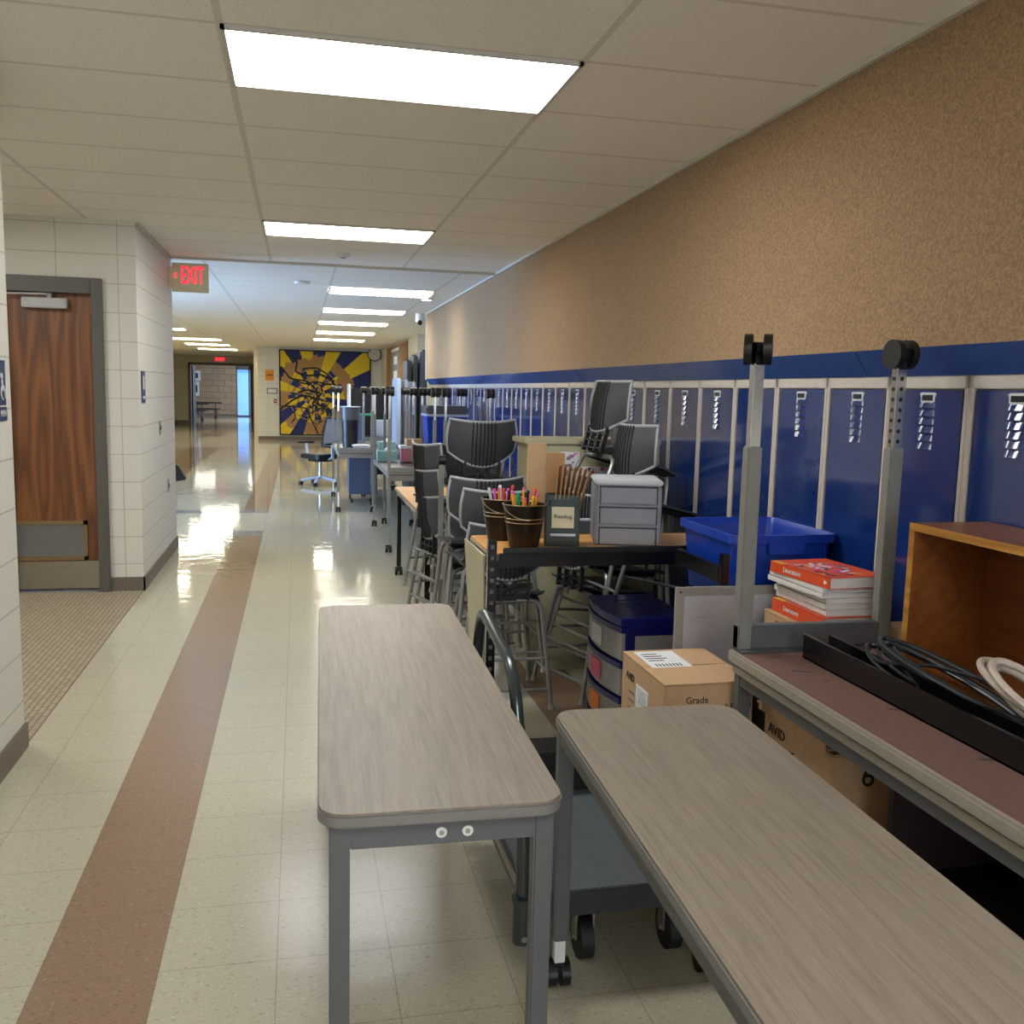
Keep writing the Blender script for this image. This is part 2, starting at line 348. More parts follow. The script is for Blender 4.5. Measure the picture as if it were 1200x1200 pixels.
MB().box(-.85, 1.65, -7.06, -7.05, .35, 2.55).build('pane', M['glass'], wb_, smooth=False)
st('wall_mural', M['bx'], -1.13, 3.5, 28.45, 28.65, 0, H+.3)
st('baseboard_mural', M['base'], -1.13, 2.4, 28.43, 28.45, 0, .11)
st('wall_board', M['bfary'], 2.42, 2.6, 20.0, 28.45, 0, H)
st('wall_recess', M['bfar'], 2.42, 4.5, 19.8, 20.0, 0, H)
st('wall_recess_side', M['bfary'], 4.4, 4.5, 14.4, 20, 0, H)
st('wall_locker_end', M['bfar'], 2.4, 4.5, 14.3, 14.42, 0, H)
st('wall_hall_side', M['bfary'], -1.25, -1.13, 28.65, 39.5, 0, H)
st('wall_left_far', M['bfary'], -6.1, -6.0, 13.3, 39.5, 0, H)
st('wall_crossing', M['bfary'], -6.1, -6.0, 9.42, 10.5, 0, H)
st('wall_crossing_back', M['bx'], -6.1, -1.365, 9.40, 9.5, 0, H)
st('wall_far', M['bfar'], -6.1, -4.22, 39.5, 39.7, 0, H)
st('wall_far_top', M['bfar'], -4.22, -1.13, 39.5, 39.7, 2.42, H)
st('wall_far_right', M['bfar'], -1.72, -1.13, 39.5, 39.7, 0, 2.42)
st('baseboard_far', M['base'], -6.0, -4.22, 39.48, 39.5, 0, .14)
# left windows of the crossing (glazed entry)
wn = thing('window_1', None, None); wn['kind'] = 'structure'
f = MB()
for y in (10.5, 11.86, 13.22): f.box(-6.1, -6.0, y, y+.08, 0, H)
f.box(-6.1, -6.0, 10.5, 13.3, 0, .12).box(-6.1, -6.0, 10.5, 13.3, 2.5, H)
f.build('window_frame', M['alu'], wn, smooth=False)
MB().box(-6.055, -6.045, 10.5, 13.3, .12, 2.5).build('pane', M['glass'], wn, smooth=False)
# alcove door
d = thing('door_1', None, None); d['kind'] = 'structure'
f = MB().box(-2.09, -2.02, 7.36, 7.5, 0, 2.28).box(-1.44, -1.365, 7.36, 7.5, 0, 2.28).box(-2.02, -1.44, 7.36, 7.5, 2.17, 2.28)
f.build('door_frame', M['frame'], d, smooth=False, bevel=.004)
MB().box(-2.02, -1.44, 7.44, 7.485, .012, 2.17).build('door_leaf', M['door'], d, smooth=False)
MB().box(-2.02, -1.442, 7.434, 7.44, .02, .225).build('kick_plate', M['steel'], d, smooth=False)
g = MB().box(-2.02, -1.525, 7.424, 7.44, .235, .262, M['bronze']).box(-2.02, -1.525, 7.424, 7.44, .50, .527, M['bronze']).box(-1.552, -1.525, 7.424, 7.44, .235, .527, M['bronze'])
lv = g.build('louver_frame', None, d, smooth=False)
g = MB()
for i in range(17):
    z = .266+i*.0138
    g.add([(-2.02, 7.438, z+.010), (-1.552, 7.438, z+.010), (-1.552, 7.427, z), (-2.02, 7.427, z), (-2.02, 7.438, z+.012), (-1.552, 7.438, z+.012), (-1.552, 7.427, z+.002), (-2.02, 7.427, z+.002)],
          [(0, 1, 2, 3), (7, 6, 5, 4), (0, 4, 5, 1), (2, 6, 7, 3)])
g.build('louver_slats', M['alu'], lv, smooth=False)
c = MB().box(-1.90, -1.60, 7.37, 7.435, 2.06, 2.13).build('door_closer', M['closer'], d, bevel=.006)
MB().tube([(-1.72, 7.40, 2.14), (-1.74, 7.36, 2.155), (-2.0, 7.37, 2.15)], .008, fil=.01).cyl((-1.72, 7.40, 2.125), (-1.72, 7.40, 2.165), .02).build('closer_arm', M['closer'], c)
# far double doorway
d = thing('door_2', None, None); d['kind'] = 'structure'
MB().box(-4.22, -4.12, 39.42, 39.72, 0, 2.42).box(-1.8, -1.72, 39.42, 39.72, 0, 2.42).box(-4.22, -1.72, 39.42, 39.72, 2.33, 2.42).build('door_frame', M['base'], d, smooth=False)
MB().box(-4.12, -4.07, 39.7, 40.7, 0, 2.3).build('door_leaf', M['darkb'], d, smooth=False)
MB().box(-1.85, -1.8, 39.7, 40.7, 0, 2.3).build('door_leaf', M['darkb'], d, smooth=False)
# commons beyond
st('wall_commons', M['tanb'], -8, -3.05, 50, 50.2, 0, H)
st('baseboard_commons', M['base'], -8, -3.05, 49.97, 50, 0, .12)
st('wall_commons_right', M['tanb'], 1.5, 1.6, 39.7, 60, 0, H)
st('wall_commons_left', M['tanb'], -8, -7.9, 39.7, 50, 0, H)
wf = thing('window_2', None, None); wf['kind'] = 'structure'
f = MB()
for x in (-3.05, -2.45, -2.38, -1.6, -.8, 0): f.box(x, x+.06, 50, 50.1, 0, H)
f.box(-3.05, 1.5, 50, 50.1, 2.35, H).box(-3.05, 1.5, 50, 50.1, 0, .06)
f.build('window_frame', M['frame'], wf, smooth=False)
MB().box(-3.05, 1.5, 50.04, 50.05, 0.05, 2.4).build('pane', M['glass'], wf, smooth=False)

# ---------------- ceiling lamps ----------------
def lamp(x0, y0, label, m, louv=False):
    t = thing('ceiling_light', label, 'light', (x0, y0, H), group='recessed ceiling lights')
    W, D = 1.19, .585
    MB().box(0, W, 0, D, -.006, -.004).build('diffuser', m, t, smooth=False)
    MB().box(-.014, W+.014, -.016, 0, -.014, .0).box(-.014, W+.014, D, D+.016, -.014, 0).box(-.014, 0, -.016, D+.016, -.014, 0).box(W, W+.014, -.016, D+.016, -.014, 0).build('frame', M['lensframe'], t, smooth=False)
    if louv:
        g = MB()
        for i in range(1, 24): g.box(i*W/24-.002, i*W/24+.002, 0, D, -.03, -.008)
        for j in range(1, 6): g.box(0, W, j*D/6-.002, j*D/6+.002, -.03, -.008)
        g.build('louver', M['alu'], t, smooth=False)
lamp(-3.2, 5.3, 'ceiling light in the restroom alcove at the left', M['lamp'])
lamp(-.226, 3.345, 'large bright ceiling light nearest the camera', M['lamp'])
lamp(-.226, 3.345+3.6576, 'bright ceiling light above the hallway, second from the camera', M['lamp'])
lamp(-.226, 3.345-3.6576, 'ceiling light over the near end of the hallway', M['lamp'])
lamp(-.226, 3.345-2*3.6576, 'ceiling light at the near end of the hallway behind the viewer', M['lamp'])
for i, y in enumerate((11.3, 14.3, 17.1, 20.1, 23.2)):
    lamp(.375, y, ['louvered ceiling light just past the ceiling seam', 'ceiling light next beyond the louvered one, near the camera dome corner', 'middle ceiling light of the five before the mural',
        'ceiling light with fine louvers second from the mural', 'ceiling light closest to the mural'][i], M['lampf'], i in (0, 3))
for i, y in enumerate((17.0, 20.8, 25.2, 28.3, 31.8)):
    lamp(-3.1 if i > 1 else -3.5, y, ['left hall ceiling light nearest the crossing', 'left hall ceiling light half hidden by the cream corner', 'widest of three bright lights before the far doorway',
        'middle of three bright lights before the far doorway', 'smallest bright light nearest the far doorway'][i], M['lamph'])
for x, y in ((-4.8, 43.5), (-2.2, 43.5)):
    lamp(x, y, 'ceiling light of the room beyond the far doorway, %s' % ('left' if x < -3 else 'right'), M['lampf'])
# wall washer
t = thing('downlight', 'small round ceiling downlight washing the far end of the tan wall', 'light', (1.6, 12.2, H))
MB().cyl((0, 0, -.012), (0, 0, 0), .08, n=24).build('trim_ring', M['trimw'], t)
MB().cyl((0, 0, -.014), (0, 0, -.011), .06, n=24).build('lens', M['lampf'], t)
sl = bpy.data.lights.new('downlight_beam', 'SPOT'); sl.energy = 28; sl.spot_size = 1.0; sl.spot_blend = .5; sl.color = (1, .85, .65); sl.shadow_soft_size = .04
so = bpy.data.objects.new('downlight_beam', sl); C.objects.link(so); so.parent = t; so.location = (0, 0, -.03); so.rotation_euler = (0, .25, 0)
# ---------------- lockers ----------------
PW = .391; Y0 = 2.480
lk = thing('locker', 'x', 'locker', (XL, 0, 0))
MB().box(0.02, .32, 0.001, PW-.001, 0, 1.715).build('cabinet', M['lframe'], lk, smooth=False)
MB().box(0, .02, 0, .019, .1, 1.66).box(0, .02, PW-.019, PW, .1, 1.66).box(0, .02, 0, PW, 1.588, 1.662).box(0, .02, 0, PW, .06, .11).build('frame', M['lframe'], lk, smooth=False, bevel=.002)
dr = MB().box(.004, .022, .024, PW-.024, .115, 1.584).build('door', M['blue'], lk, bevel=.004)
g = MB()
for zz in (1.395,):
    for i in range(6):
        z = zz+i*.0265
        n = 6; pts = []
        for k in range(n+1):
            yy = .155+.075*k/n; bulge = math.sin(PI*k/n)
            pts.append((yy, bulge))
        vs = []
        for yy, b in pts: vs += [(.004, yy, z+.018+.004*b), (.004-.011*b, yy, z), (.004, yy, z-.001)]
        fs = []
        for k in range(n):
            a = k*3; fs += [(a, a+1, a+4, a+3), (a+1, a+2, a+5, a+4)]
        g.add(vs, fs)
g.build('louvers', M['blue'], dr)
MB().prism([(-.04, -.012), (-.03, -.016), (.03, -.016), (.04, -.012), (.034, 0), (.034, .012), (.025, .017), (-.025, .017), (-.034, .012), (-.034, 0)], 0, .0015, M['platew'], Matrix.Translation((.003, .19, 1.560)) @ Matrix.Rotation(-PI/2, 4, 'Y') @ Matrix.Rotation(PI/2, 4, 'Z')).build('number_plate', None, dr, smooth=False)
MB().box(0, .0024, .165, .215, 1.551, 1.568).build('plate_ink', M['plate'], dr, smooth=False).location = (-.001, 0, 0)
hd = MB().box(-.012, .004, .30, .325, .80, .95).build('handle', M['chrome'], dr, bevel=.004)
NL = 30
for i in range(NL):
    y = Y0+PW*(i-2)
    lab = {0: 'blue metal locker at the right edge of the photo above the wooden bookcase', 1: 'blue metal locker second from the right edge, behind the wooden bookcase', 2: 'blue metal locker directly behind the right of the two upturned table legs'}.get(i)
    if i < 11: lab = lab or 'tall blue metal locker, %s from the right edge of the photo' % ['', '', '', 'fourth', 'fifth', 'sixth', 'seventh', 'eighth', 'ninth', 'tenth', 'eleventh'][i]
    else: lab = lab or 'blue metal locker in the far part of the row, %s from the white corner bead' % ['first', 'second', 'third', 'fourth', 'fifth', 'sixth', 'seventh', 'eighth', 'ninth', 'tenth', 'eleventh', 'twelfth', 'thirteenth', 'fourteenth', 'fifteenth', 'sixteenth', 'seventeenth', 'eighteenth', 'nineteenth', 'twentieth'][NL-1-i]
    place(lk, i == 0, (XL, y, 0), label=lab, group='blue lockers along the right wall')
cp = 0
y = -.2
for i, L in enumerate((3.2, 1.95, 2.0, 2.0, 2.0, 2.0, 1.45)):
    g = MB(); 
    g.add([(XW-.002, y, 1.715), (XL-.004, y, 1.628), (XL+.01, y, 1.66), (XW+.02, y, 1.72), (XW-.002, y+L-.006, 1.715), (XL-.004, y+L-.006, 1.628), (XL+.01, y+L-.006, 1.66), (XW+.02, y+L-.006, 1.72)],
          [(0, 1, 2, 3), (7, 6, 5, 4), (0, 4, 5, 1), (3, 2, 6, 7), (0, 3, 7, 4), (1, 5, 6, 2)])
    o = g.build('trim_%d' % (20+i), M['bluecap'], smooth=False); o['kind'] = 'structure'; y += L
# cream counter stub in front of the lockers
t = thing('partition_cabinet', 'waist-high cream painted cabinet standing against the lockers behind the stools', 'cabinet', (1.22, 4.95, 0))
MB().box(0, .77, .0, .30, .08, 1.27).box(.02, .77, .02, .30, 0, .08).build('body', M['cream'], t, smooth=False, bevel=.003)
MB().box(-.03, .77, -.012, .31, 1.27, 1.30).build('top', M['cream'], t, bevel=.004)
MB().box(-.004, .0, .0, .02, .1, 1.2).box(.03, .05, -.006, 0, .1, 1.26).build('edge_strip', M['cream'], t, smooth=False)
ot = MB().box(.39, .51, -.008, .0, 1.20, 1.27, M['white']).build('power_outlet', None, t, smooth=False)
g = MB()
for x in (.42, .48):
    for z in (1.218, 1.232, 1.246): g.box(x-.006, x+.006, -.010, -.008, z, z+.006)
g.build('socket', M['ink'], ot, smooth=False)
def poster(x, z, w, h, cols, label, yy=-.003):
    g = MB().box(x, x+w, yy, yy+.002, z, z+h, M['paper']); rnd = random.Random(3)
    for i in range(26):
        a = rnd.uniform(0, w-.02); b = rnd.uniform(0, h-.02); s = rnd.uniform(.012, .03)
        g.box(x+a, x+min(a+s, w), yy-.0006-.00002*i, yy, z+b, z+min(b+s*.7, h), M[rnd.choice(cols)])
    o = g.build('taped_picture', None, None, smooth=False); o.location = (1.22, 4.95, 0); tag(o, label, 'picture'); return o
poster(.17, 1.08, .11, .15, ['inkg', 'ppink', 'paper', 'poster'], 'crowded black and pink drawing taped to the cream cabinet')
poster(.29, 1.0, .15, .15, ['pgreen', 'ppink', 'pyel', 'navyb', 'pred'], 'rainbow coloured picture taped to the cream cabinet')

# ---------------- tables ----------------
def caster(z, m_leg, parent, x, y, name='caster', cr=1.0):
    # wheels below local height z (wheel radius .035)
    g = MB()
    for s in (-1, 1): g.cyl((x+s*.006, y+.012, z-.04), (x+s*.030*cr, y+.012, z-.04), .036*cr, n=20)
    g.box(x-.012, x+.012, y-.012, y+.03, z-.04, z-.004)
    return g.build(name, M['black'], parent, bevel=0)
def make_table(name, label, cat, L, W, top, mtop, medge, mleg, wheels=True, ext=.10, thick=.03, leg=.04, inset=.02, wheelcol=None, under=None, r=.05, extm='chrome', foot=0, group=None, apron=True, drop=.05, rail=True, cr=1.0):
    t = thing(name, label, cat, group=group)
    g = MB(); pts = rrect(-W/2, W/2, -L/2, L/2, r); g.prism(rrect(-W/2+.003, W/2-.003, -L/2+.003, L/2-.003, r), top-.004, top)
    tt = g.build('tabletop', mtop, t, smooth=False)
    MB().prism(pts, top-thick, top-.003).build('edge_band', medge, tt, bevel=.004)
    if under:
        MB().prism(rrect(-W/2+.004, W/2-.004, -L/2+.004, L/2-.004, r), top-thick-.003, top-thick+.001).build('underside', under, tt, smooth=False)
    z1 = top-thick-.002
    x1 = W/2-inset; y1 = L/2-inset
    g = MB()
    if apron:
        for s in (-1, 1):
            g.box(-x1+leg, x1-leg, s*y1-(leg*.7 if s > 0 else 0), s*y1+(0 if s > 0 else leg*.7), z1-drop, z1)
            if rail: g.box(s*(x1)-(.028 if s > 0 else 0), s*(x1)+(0 if s > 0 else .028), -y1+leg, y1-leg, z1-.04, z1)
        g.build('apron', mleg, t, smooth=False, bevel=.002)
    zb = (.076 if wheels else 0)
    for sx in (-1, 1):
        for sy in (-1, 1):
            xa, xb = (x1-leg, x1) if sx > 0 else (-x1, -x1+leg); ya, yb = (y1-leg, y1) if sy > 0 else (-y1, -y1+leg)
            lg = MB().box(xa, xb, ya, yb, zb+ext, z1).build('leg', mleg, t, bevel=.004)
            if ext: MB().box(xa+.006, xb-.006, ya+.006, yb-.006, zb-.002, zb+ext+.01).build('leg_extension', M[extm], lg, bevel=.002)
            if wheels: caster(zb, mleg, lg, (xa+xb)/2, (ya+yb)/2, cr=cr)
            elif foot: MB().cyl(((xa+xb)/2, (ya+yb)/2, 0), ((xa+xb)/2, (ya+yb)/2, .02), .02).build('foot', M['rubber'], lg)
    return t
t1 = make_table('training_table', 'narrow table with grey oak laminate top in the middle of the hallway', 'table', 1.775, .488, .742, M['topw'], M['edge'], M['leg'], wheels=False, ext=0, inset=.022, r=.055, foot=1)
t1.location = (.295, 2.607, 0); t1.rotation_euler = (0, 0, -.022)
g = MB()
for x in (-.005, .047): g.cyl((x, -.8875+.019, .685), (x, -.8875+.023, .685), .011, M['white']).cyl((x, -.8875+.017, .685), (x, -.8875+.0185, .685), .005, M['steel'])
g.build('screw_cap', None, t1)
t2 = make_table('training_table', 'narrow table with grey oak laminate top on black wheels at the lower right', 'table', 1.8, .482, .742, M['topw'], M['edge'], M['leg'], wheels=True, ext=.06, inset=.012, r=.06, extm='white')
t2.location = (.835, 1.335, 0); t2.rotation_euler = (0, 0, -.037)
# stacked pair against the wall: one upright, one upside down on it
t3 = make_table('training_table', 'lower table carrying the upside down table at the right, beige edge', 'table', 1.8, .53, .742, M['topw'], M['beige'], M['leg'], wheels=True, ext=.05, r=.055, thick=.032)
t3.location = (1.56, 1.735, 0)
t4 = thing('upturned_table', 'upside down table with brown underside and two tall wheeled legs pointing up', 'table', (1.56, 1.735, .742))
tp = MB().prism(rrect(-.28, .28, -.9, .9, .06), .001, .036).build('tabletop', M['beige'], t4, bevel=.006)
MB().prism(rrect(-.262, .262, -.885, .885, .05), .034, .038).build('underside', M['brownb'], tp, smooth=False)
fr = MB().box(-.26, .26, .872-.035, .872, .043, .115).box(-.262, -.02, .80, .885, .038, .043)
fr.build('leg_crossbar', M['leg'], t4, smooth=False, bevel=.003)
for x in (-.26, .215):
    lg = MB().box(x, x+.046, .835, .876, .04, .66).build('leg', M['leglt'], t4, bevel=.004)
    le = MB().box(x+.006, x+.04, .84, .870, .655, .905).build('leg_extension', M['chrome'], lg, bevel=.002)
    g = MB()
    for i in range(7): g.cyl((x+.0045, .855, .68+i*.032), (x+.0065, .855, .68+i*.032), .006)
    for i in range(7): g.cyl((x+.023, .8385, .68+i*.032), (x+.023, .8405, .68+i*.032), .006)
    if x > 0: g.build('adjustment_hole', M['ink'], le)
    g = MB()
    for s in (-1, 1): g.cyl((x+.023+s*.013, .855-s*(.009 if x < 0 else -.001), .945), (x+.023+s*.034, .855-s*(.021 if x < 0 else -.002), .945), .045, n=28)
    g.cyl((x+.023-.014, .855, .945), (x+.023+.014, .855, .945), .022); g.box(x+.010, x+.036, .84, .87, .90, .93)
    g.build('caster', M['black'], lg)
g = MB().box(-.095, -.089, -.85, .745, .038, .11).box(-.095, -.005, -.85, .745, .038, .045).box(-.012, -.005, -.85, .745, .038, .10).box(-.101, -.089, -.85, .745, .106, .112).box(-.012, .002, -.85, .745, .098, .104)
g.build('stretcher_channel', M['blacks'], t4, smooth=False, bevel=.0015)
g = MB(); rnd = random.Random(5)
for (a, b, c_, d_) in [(-.2, .62, .05, -.02), (-.17, .5, .03, .03), (-.13, .28, .09, -.03), (-.05+.02-.1, -.05, .1, -.03), (-.2, .75, .04, .01)]:
    g.prism([(a, b), (a+c_, b+d_-.004), (a+c_+.01, b+d_), (a+.01, b+.005)], .0379, .0384)
g.build('scuff_mark', M['darkb'], t4, smooth=False)

# bookcase
bc = thing('bookcase', 'empty open-fronted cherry wood bookcase lying at the right edge on the upturned table', 'bookcase', (1.70, 1.60, .782))
D, Lx, Hh, th = .255, .743, .423, .02
MB().box(0, D, 0, Lx, Hh-th, Hh).build('top_panel', M['cherry'], bc, smooth=False, bevel=.002)
MB().box(0, D, 0, Lx, 0, th).build('bottom_panel', M['cherry'], bc, smooth=False, bevel=.002)
MB().box(0, D, Lx-th, Lx, th, Hh-th).build('side_panel', M['cherry'], bc, smooth=False)
MB().box(0, D, 0, th, th, Hh-th).build('side_panel', M['cherry'], bc, smooth=False)
MB().box(D-.008, D, th, Lx-th, th, Hh-th).build('back_panel', M['cherry'], bc, smooth=False)
MB().box(-.004, 0, 0, Lx, Hh-th-.002, Hh).box(-.004, 0, 0, Lx, 0, th).box(-.004, 0, Lx-th, Lx, th, Hh-th).build('edge_banding', M['cherryl'], bc, smooth=False)
# cables
def coil(name, label, m, cx, cy, z, rx, ry, r, turns, tilt, seed, tail):
    rnd = random.Random(seed); pts = []
    N = int(turns*14)
    for i in range(N):
        a = 2*PI*i/14; k = i/14; j = 1+.12*math.sin(k*2.3+seed)
        pts.append((cx+rx*j*math.cos(a)+.012*math.sin(k*5), cy+ry*j*math.sin(a)+.02*math.sin(k*3), z+r+.012*k/turns*turns*.6+tilt*(1+math.sin(a))*.5))
    pts += tail
    o = MB().tube(pts, r, n=8, fil=.03, k=3).build(name, m); tag(o, label, 'cable'); return o
coil('power_cable', 'dark coiled power cable lying along the black channel', M['cable'], 1.615, 2.02, .80, .055, .27, .007, 4, .05, 1, [(1.63, 1.8, .86), (1.66, 1.62, .86), (1.68, 1.4, .85)])
coil('power_cable', 'thin black cable looped at the far end of the black channel', M['cable'], 1.57, 2.16, .80, .05, .12, .005, 2.6, .05, 7, [(1.62, 2.1, .86), (1.66, 1.9, .87)])
coil('power_cable', 'cream coiled extension cable at the right edge of the photo', M['cablew'], 1.63, 1.76, .815, .06, .14, .009, 4, .09, 4, [(1.62, 1.45, .87), (1.6, 1.2, .86)])

# platform cart
ct = thing('platform_cart', 'flat steel platform cart with a tubular handle between the two oak-topped tables', 'cart', (.585, 2.26, 0))
MB().box(0, .55, 0, .78, .222, .236).build('deck', M['deck'], ct, bevel=.003)
MB().box(-.004, .554, -.006, .012, .165, .234).box(-.004, .554, .77, .786, .165, .234).box(-.004, .012, 0, .78, .165, .234).box(.538, .554, 0, .78, .165, .234).build('deck_frame', M['cartm'], ct, bevel=.003)
MB().box(-.008, -.004, .12, .75, .195, .22).build('edge_strip', M['beige'], ct, smooth=False)
MB().tube([(-.012, .012, .14), (-.012, .03, .50), (-.01, .19, .785), (.0, .72, .845), (.0, .80, .6), (-.01, .77, .15)], .0175, fil=.10, n=14, k=8).build('handle', M['handle'], ct)
for y in (.012, .77):
    s = MB().cyl((-.012, y, .10), (-.012, y, .22), .026).cyl((-.012, y, .215), (-.012, y, .226), .030).build('handle_socket', M['cartm'], ct)
    MB().cyl((-.012, y-.027, .12), (-.012, y-.030, .12), .008).build('bolt', M['steel'], s)
for x, y in ((.175, .07), (.43, .07), (.14, .70), (.43, .70)):
    c_ = MB().cyl((x-.018, y, .062), (x+.018, y, .062), .060, n=24).build('wheel', M['rubber'], ct)
    MB().box(x-.03, x+.03, y-.03, y+.03, .150, .165).box(x+.022, x+.027, y-.02, y+.02, .06, .152).box(x-.027, x-.022, y-.02, y+.02, .06, .152).cyl((x-.03, y, .062), (x+.03, y, .062), .008).build('wheel_fork', M['steel'], c_)
o = MB().box(.66, 1.10, 2.87, 3.02, .237, .37).build('black_crate', M['black'], bevel=.006); tag(o, 'low black crate on the far end of the platform cart', 'crate')

# ---------------- boxes, board, drawers, tote, books ----------------
def carton(name, label, x0, x1, y0, y1, z0, z1, rz=0):
    t = thing(name, label, 'box', ((x0+x1)/2, (y0+y1)/2, z0), (0, 0, rz))
    w_, d_, h_ = (x1-x0)/2, (y1-y0)/2, z1-z0
    MB().box(-w_, w_, -d_, d_, 0, h_-.004).build('body', M['card'], t, bevel=.003)
    MB().box(-w_-.001, w_+.001, -d_-.001, -.002, h_-.004, h_).box(-w_-.001, w_+.001, .002, d_+.001, h_-.004, h_).build('top_flap', M['card'], t, smooth=False)
    return t, w_, d_, h_
t, a, b, h = carton('cardboard_box', 'large cardboard carton with white shipping labels beside the blue drawer tower', 1.10, 1.40, 2.645, 3.03, .0, .66)
MB().box(-a+.03, -a+.17, b-.21, b-.02, h, h+.001).build('shipping_label', M['paper'], t, smooth=False)
lb = MB()
for i in range(8): lb.box(-a+.05+i*.012, -a+.055+i*.012, b-.20, b-.17, h+.001, h+.0014)
for i in range(4): lb.box(-a+.045, -a+.10+.01*(i % 3), b-.06-i*.025, b-.052-i*.025, h+.001, h+.0014)
lb.build('label_print', M['ink'], t, smooth=False)
MB().box(-a-.0025, -a-.001, -b+.13, -b+.24, h-.24, h-.07).build('shipping_label', M['paper'], t, smooth=False)
lb = MB()
for i in range(7): lb.box(-a-.0032, -a-.0024, -b+.14+i*.007, -b+.144+i*.007, h-.17, h-.14)
for i in range(5): lb.box(-a-.0032, -a-.0024, -b+.15, -b+.22, h-.085-i*.01, h-.083-i*.01)
for i in range(4): lb.box(-a-.0032, -a-.0024, -b+.20+i*.007, -b+.204+i*.007, h-.215, h-.19)
for i in range(4): lb.box(-a-.0012, -a-.0002, -b+.26, -b+.31, h-.12-i*.028, h-.112-i*.028)
lb.build('label_print', M['inkg'], t, smooth=False)
text('AVID', 'printed_text', .035, M['ink'], t, (-a-.0015, b-.085, h-.065), (PI/2, 0, -PI/2))
text('Grade', 'printed_text', .030, M['ink'], t, (-.04, -b-.0015, h-.055), (PI/2, 0, 0))
MB().box(-.075, -.02, -b-.0016, -b-.0004, h-.088, h-.075).build('printed_bar', M['ink'], t, smooth=False)
text('John A Bernard', 'printed_text', .022, M['ink'], t, (.075, -b-.0015, h-.078), (PI/2, 0, 0))
MB().box(-a+.06, a-.04, -.004, .004, h, h+.0006).build('flap_seam', M['cardd'], t, smooth=False)

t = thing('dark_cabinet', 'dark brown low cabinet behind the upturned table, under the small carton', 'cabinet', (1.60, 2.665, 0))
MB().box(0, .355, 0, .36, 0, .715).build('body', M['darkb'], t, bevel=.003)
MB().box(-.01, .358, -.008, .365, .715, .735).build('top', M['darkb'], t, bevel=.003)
t, a, b, h = carton('cardboard_box', 'small cardboard carton under the stack of orange textbooks', 1.62, 1.955, 2.67, 3.015, .735, .80)
text('AVID', 'printed_text', .026, M['ink'], t, (-a-.0015, .06, h-.03), (PI/2, 0, -PI/2))
MB().box(-a-.0025, -a-.001, -.14, .02, .005, h-.02).build('white_label', M['paper'], t, smooth=False)
t, a, b, h = carton('cardboard_box', 'plain brown carton behind the corner of the wooden bookcase', 1.83, 1.955, 2.475, 2.63, .742, .84)
t, a, b, h = carton('cardboard_box', 'cardboard carton with a dark round printed emblem under the upturned table', 1.42, 1.84, 2.21, 2.60, 0, .585)
text('AVID', 'printed_text', .045, M['ink'], t, (-a-.0015, b-.08, h-.05), (PI/2, 0, -PI/2))
g = MB(); rnd = random.Random(9)
for i in range(140):
    rr = .085*math.sqrt(rnd.random()); an = rnd.uniform(0, 2*PI); yy = .02+rr*math.cos(an)-.03; zz = h-.15+rr*math.sin(an)*.9; s = rnd.uniform(.004, .010)
    g.box(-a-.0016-.00001*(i % 9), -a-.0003, yy, yy+s, zz, zz+s*.8)
g.build('printed_emblem', M['ink'], t, smooth=False)
g = MB()
for i in range(4): g.box(-a-.0015, -a-.0003, b-.17, b-.06-.01*(i % 2), h-.085-i*.02, h-.081-i*.02)
g.build('printed_lines', M['ink'], t, smooth=False)
text('6', 'printed_number', .09, M['ink'], t, (-.10, -b-.0015, h-.07), (PI/2, 0, 0))
o = MB().box(1.40, 1.86, 2.2, 2.62, .600, .604).box(1.398, 1.402, 2.22, 2.60, .585, .64).build('lid_flap', M['card'], smooth=False); o.parent = t; o.matrix_parent_inverse = Matrix.Translation((-t.location.x, -t.location.y, -t.location.z))
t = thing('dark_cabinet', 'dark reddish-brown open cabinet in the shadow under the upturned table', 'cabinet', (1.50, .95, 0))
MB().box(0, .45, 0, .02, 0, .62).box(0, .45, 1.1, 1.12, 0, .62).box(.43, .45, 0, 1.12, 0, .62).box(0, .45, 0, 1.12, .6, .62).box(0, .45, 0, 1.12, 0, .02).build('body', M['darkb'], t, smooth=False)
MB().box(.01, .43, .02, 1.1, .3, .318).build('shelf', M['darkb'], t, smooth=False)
# whiteboard
wb = thing('whiteboard', 'framed whiteboard standing upright between the blue drawer tower and the wall', 'whiteboard', (1.305, 3.06, 0), (-.01, 0, 0))
MB().box(.03, .622, .004, .012, .03, .84).build('writing_surface', M['whiteb'], wb, smooth=False)
MB().box(0, .032, 0, .016, 0, .872).box(.620, .652, 0, .016, 0, .872).box(.032, .62, 0, .016, 0, .032).box(.032, .62, 0, .016, .84, .872).build('frame', M['wframe'], wb, smooth=False, bevel=.002)
MB().cyl((.016, -.001, .855), (.016, -.003, .855), .004).build('screw', M['ink'], wb)
MB().tube([(.07, .0035, .76), (.11, .0035, .762), (.13, .0035, .757)], .0008, n=5, fil=0).build('pen_mark', M['inkg'], wb)
